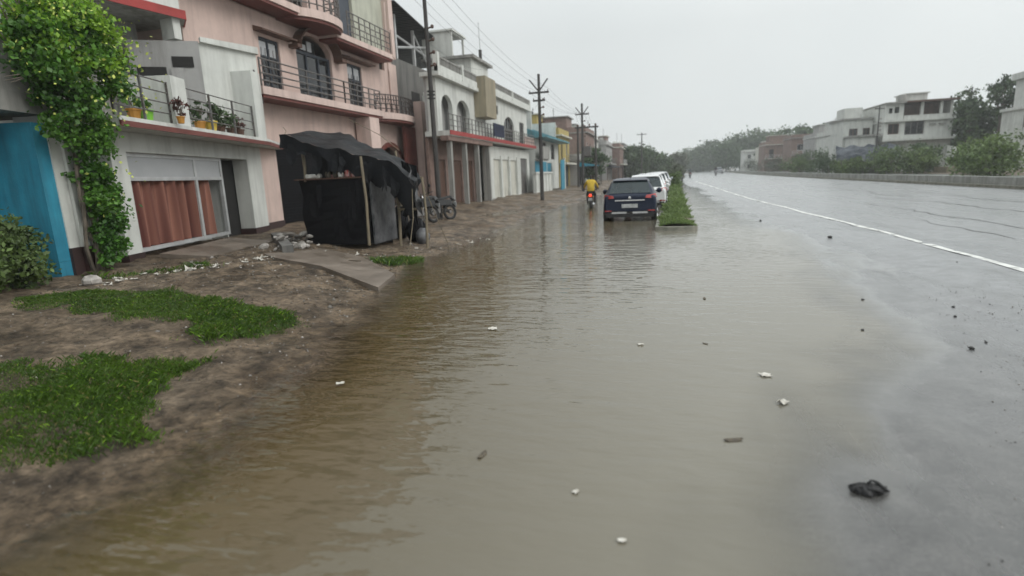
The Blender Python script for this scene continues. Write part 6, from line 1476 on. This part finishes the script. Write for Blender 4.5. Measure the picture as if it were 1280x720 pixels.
at_water(scrap_mesh(4, .036), -.15, 2.23, .006, .2, 'small white scrap nearest the bottom of the view', group='white scraps floating on the flood')
at_water(scrap_mesh(5, .035), -.41, 2.58, .004, .9, 'faint pale curl floating above the nearest scrap', group='white scraps floating on the flood')
at_water(scrap_mesh(6, .05), -.17, 5.17, .004, .4, 'tiny pale scrap floating level with the oval one', group='white scraps floating on the flood')
at_water(scrap_mesh(7, .06), -2.52, 3.76, .02, .5, 'white scrap stranded near the bank in shallow water', group='white scraps floating on the flood')
at_water(scrap_mesh(8, .05), -4.45, 1.85, gz(-4.45, 1.85) + .01, .5, 'white scrap at the foot of the near grass', group='white scraps floating on the flood')
for k, (x, y, s, lab) in enumerate([(.44, 3.31, .06, 'curled brown leaf floating below the white scraps'), (-1.01, 2.86, .05, 'dark leaf floating left of the pale curl'), (.42, 5.26, .03, 'tiny dark leaf beyond the white scraps'), (-.3, 8.6, .05, 'dark leaf floating far out toward the car'), (.55, 7.2, .05, 'small dark leaf floating toward the island')]):
    b = MB(); n = 8
    b.face([(s * math.cos(2 * math.pi * j / n), s * .38 * math.sin(2 * math.pi * j / n), .004 + .006 * math.cos(4 * math.pi * j / n)) for j in range(n)])
    o = b.build('floating_leaf', 'scrapbrown', None, loc=(x, y, .004)); o.rotation_euler = (0, 0, k * 1.1 + .3); o.modifiers.new('t', 'SOLIDIFY').thickness = .004
    tag(o, lab, 'leaf', 'dark leaves floating on the flood')
protos = [scrap_mesh(20 + k, .12 + .03 * (k % 3), .008) for k in range(5)]
rl = random.Random(9); first = [True] * 5
LAB = 'small white scrap among the litter strewn below the shop front'
spots = []
for k in range(46):
    f = k / 45; x = -8.4 + 1.15 * f + rl.gauss(0, .16); y = 6.3 + 2.9 * f + rl.gauss(0, .16); spots.append((x, y))
for k in range(14): spots.append((rl.uniform(-8.3, -5.2), rl.uniform(9.9, 11.1)))
for k in range(10): spots.append((-4.75 + rl.gauss(0, .35), 13.2 + rl.gauss(0, .9)))
for k, (x, y) in enumerate(spots):
    j = k % 5; o = protos[j] if first[j] else protos[j].copy()
    if not first[j]: C.objects.link(o)
    first[j] = False
    sc_ = rl.uniform(.3, .85); o.scale = (sc_, sc_ * rl.uniform(.6, 1), sc_)
    o.location = (x, y, max(gz(x, y), 0) + .012); o.rotation_euler = (rl.uniform(-.2, .2), rl.uniform(-.2, .2), rl.uniform(0, 6))
    tag(o, LAB if k < 46 else ('white scrap of litter in front of the stall' if k < 60 else 'white scrap of litter on the wet lip beyond the stall'), 'litter', 'litter strewn on the bank')
def rock(seed, s, m_):
    rs = random.Random(seed); b = MB(); rows = []
    for j in range(6):
        t = -math.pi / 2 + math.pi * j / 5; rows.append([(s * math.cos(t) * math.cos(a) * (1 + .2 * math.sin(3 * a + seed)), s * .8 * math.cos(t) * math.sin(a), s * .6 * math.sin(t) * (1 + .15 * math.cos(2 * a + seed))) for a in np.linspace(0, 2 * math.pi, 9)])
    b.grid(rows); return b.build('stone', m_)
rk = [rock(k, .11, ['palestone', 'stone', 'palestone'][k % 3]) for k in range(3)]; used = [False] * 3
for k in range(44):
    j = k % 3; o = rk[j] if not used[j] else rk[j].copy()
    if used[j]: C.objects.link(o)
    used[j] = True
    f = rl.random(); x = -9.1 + 1.5 * f + rl.gauss(0, .25); y = 12.2 - 1.9 * f + rl.gauss(0, .3); s = rl.uniform(.35, 1.35)
    o.scale = (s, s * rl.uniform(.7, 1.2), s * rl.uniform(.5, 1)); o.location = (x, y, gz(x, y) + .05 * s + (.12 if abs(f - .4) < .25 and rl.random() < .5 else 0)); o.rotation_euler = (rl.uniform(-.5, .5), rl.uniform(-.5, .5), rl.uniform(0, 6))
    tag(o, 'stone in the rubble heap left of the black stall', 'stone', 'rubble beside the stall')
o = rock(5, .15, 'palestone'); o.location = (-8.45, 6.4, gz(-8.45, 6.4) + .06); tag(o, 'pale stone lying before the gate pier with the vine', 'stone')
ds = [rock(8 + k, .035, 'darkstone') for k in range(2)]
for k, (x, y, s, lab) in enumerate([(2.34, 7.26, 1.2, 'dark pebble on the wet shoulder, farthest of a loose line'), (1.92, 5.89, 1.2, 'dark pebble in the shallow film nearest the flood'), (3.10, 6.88, 1.0, 'dark pebble of a close pair on the shoulder, the farther'), (2.93, 6.45, 1.1, 'dark pebble of a close pair on the shoulder, the nearer'), (2.57, 5.34, 1.5, 'flattish dark stone on the shoulder by the crumbs'), (2.75, 5.5, .9, 'dark crumb beside the flattish stone'), (2.9, 5.2, .8, 'dark crumb right of the flattish stone'), (3.05, 4.98, 1.8, 'dark lump at the right edge of the shoulder'), (2.89, 17.9, 2.5, 'dark clod at the asphalt edge far ahead'), (3.56, 13.3, 3.2, 'broken clod of tar at the water edge'), (4.3, 9.6, .8, 'pale chip on the tar inside the edge line')]):
    o = ds[k] if k < 2 else ds[k % 2].copy()
    if k >= 2: C.objects.link(o)
    s *= .48
    o.scale = (s, s, s * .8); o.location = (x, y, max(gz(x, y), 0) + .012 * s); o.rotation_euler = (0, 0, k * 1.3); tag(o, lab, 'stone', 'dark pebbles on the wet shoulder')
# gravel strewn over the near shoulder: nobody could count it
rs = np.random.RandomState(3); n = 5200
x = rs.uniform(.9, 4.6, n); y = rs.uniform(1.2, 8.0, n); k = x > edge_r(y) + .15 + .5 * rs.uniform(0, 1, n); x, y = x[k], y[k]; z = height(x, y)
s = rs.uniform(.0025, .0085, len(x)) * rs.uniform(.5, 1, len(x)); oct_ = np.array([(1, 0, 0), (0, 1, 0), (-1, 0, 0), (0, -1, 0), (0, 0, .8), (0, 0, -.8)])
V = (np.stack([x, y, z], 1)[:, None, :] + oct_[None] * s[:, None, None] * rs.uniform(.6, 1.4, (len(x), 6, 1))).reshape(-1, 3)
T = np.array([(0, 1, 4), (1, 2, 4), (2, 3, 4), (3, 0, 4), (1, 0, 5), (2, 1, 5), (3, 2, 5), (0, 3, 5)]); F = (np.arange(len(x))[:, None, None] * 6 + T[None]).reshape(-1, 3)
o = np_mesh('gravel', V, F, ['stone', 'palestone', 'darkstone'], mi=np.repeat(rs.choice(3, len(x), p=[.6, .12, .28]), 8)); o['kind'] = 'stuff'
# clods and chips over the mud bank
rs = np.random.RandomState(6); n = 5200
y = 1.2 + 12 * rs.uniform(0, 1, n) ** 1.4; x = edge_l(y) + .15 - rs.uniform(0, 1, n) ** 1.3 * 5.0; z = height(x, y); k = (z > .0); x, y, z = x[k], y[k], z[k]
s = rs.uniform(.004, .014, len(x)) * (1 + 1.2 * (rs.uniform(0, 1, len(x)) > .96)) * np.clip(y / 4, .6, 1.8)
V = (np.stack([x, y, z], 1)[:, None, :] + oct_[None] * s[:, None, None] * rs.uniform(.5, 1.5, (len(x), 6, 1))).reshape(-1, 3)
F = (np.arange(len(x))[:, None, None] * 6 + T[None]).reshape(-1, 3)
o = np_mesh('clods', V, F, ['scrapbrown', 'stone', 'palestone', 'earth'], mi=np.repeat(rs.choice(4, len(x), p=[.34, .22, .06, .38]), 8)); o['kind'] = 'stuff'
# sodden black cloth lying in the film
BS = .62
bd = thing('black_cloth_bundle', 'sodden black cloth bundle lying on the wet shoulder', 'cloth', (1.02, 2.87, .0))
rs2 = random.Random(4); b = MB(); rows = []
for j in range(12):
    f = j / 11; r = []
    for a in np.linspace(0, 2 * math.pi, 29):
        rad = .098 * (1 + .22 * math.sin(3 * a + 1) + .14 * math.sin(7 * a + 2.5 * f) + .10 * math.sin(11 * a + j))
        g_ = math.sin(f * math.pi / 2)
        hgt = .055 * g_ * (1 + .5 * math.sin(2 * a + .5) * (1 - f)) + .014 * math.sin(9 * a + j * 1.3) * (1 - f * .5) * (f > .05)
        r.append((rad * math.cos(f * math.pi / 2) ** .7 * math.cos(a) * 1.25 if f < 1 else 0, rad * math.cos(f * math.pi / 2) ** .7 * math.sin(a) * .8 if f < 1 else 0, -.006 + hgt))
    rows.append(r)
bd.scale = (BS, BS, BS)
b.grid(rows); b.build('folded_cloth', 'blackcloth', bd, smooth=True)
b = MB(); b.tube([(.0, .02, .045), (.03, .03, .075), (.07, .02, .07), (.10, .0, .045), (.13, -.01, .02)], [.012, .01, .012, .014, .012], 6); b.tube([(-.05, -.02, .04), (-.1, -.03, .03), (-.135, -.04, .008)], [.014, .016, .016], 6); b.tube([(-.02, -.05, .04), (.04, -.06, .045), (.09, -.05, .02)], [.014, .012, .012], 6); b.build('strap', 'blackcloth', bd, smooth=True)

# ------------------------------------------------------------------ damp air
hz = MB().box(-260, 260, -30, 640, -2.0, 26)
hz = hz.build('haze', 'dark'); hz.data.materials.clear()
hm = bpy.data.materials.new('damp_haze'); hm.use_nodes = True
t = hm.node_tree; t.nodes.remove(t.nodes['Principled BSDF'])
pv = t.nodes.new('ShaderNodeVolumePrincipled'); pv.inputs['Color'].default_value = (.95, .975, .985, 1); pv.inputs['Density'].default_value = .0009; pv.inputs['Anisotropy'].default_value = 0.2
t.links.new(pv.outputs[0], t.nodes['Material Output'].inputs['Volume'])
hz.data.materials.append(hm); hz['kind'] = 'stuff'
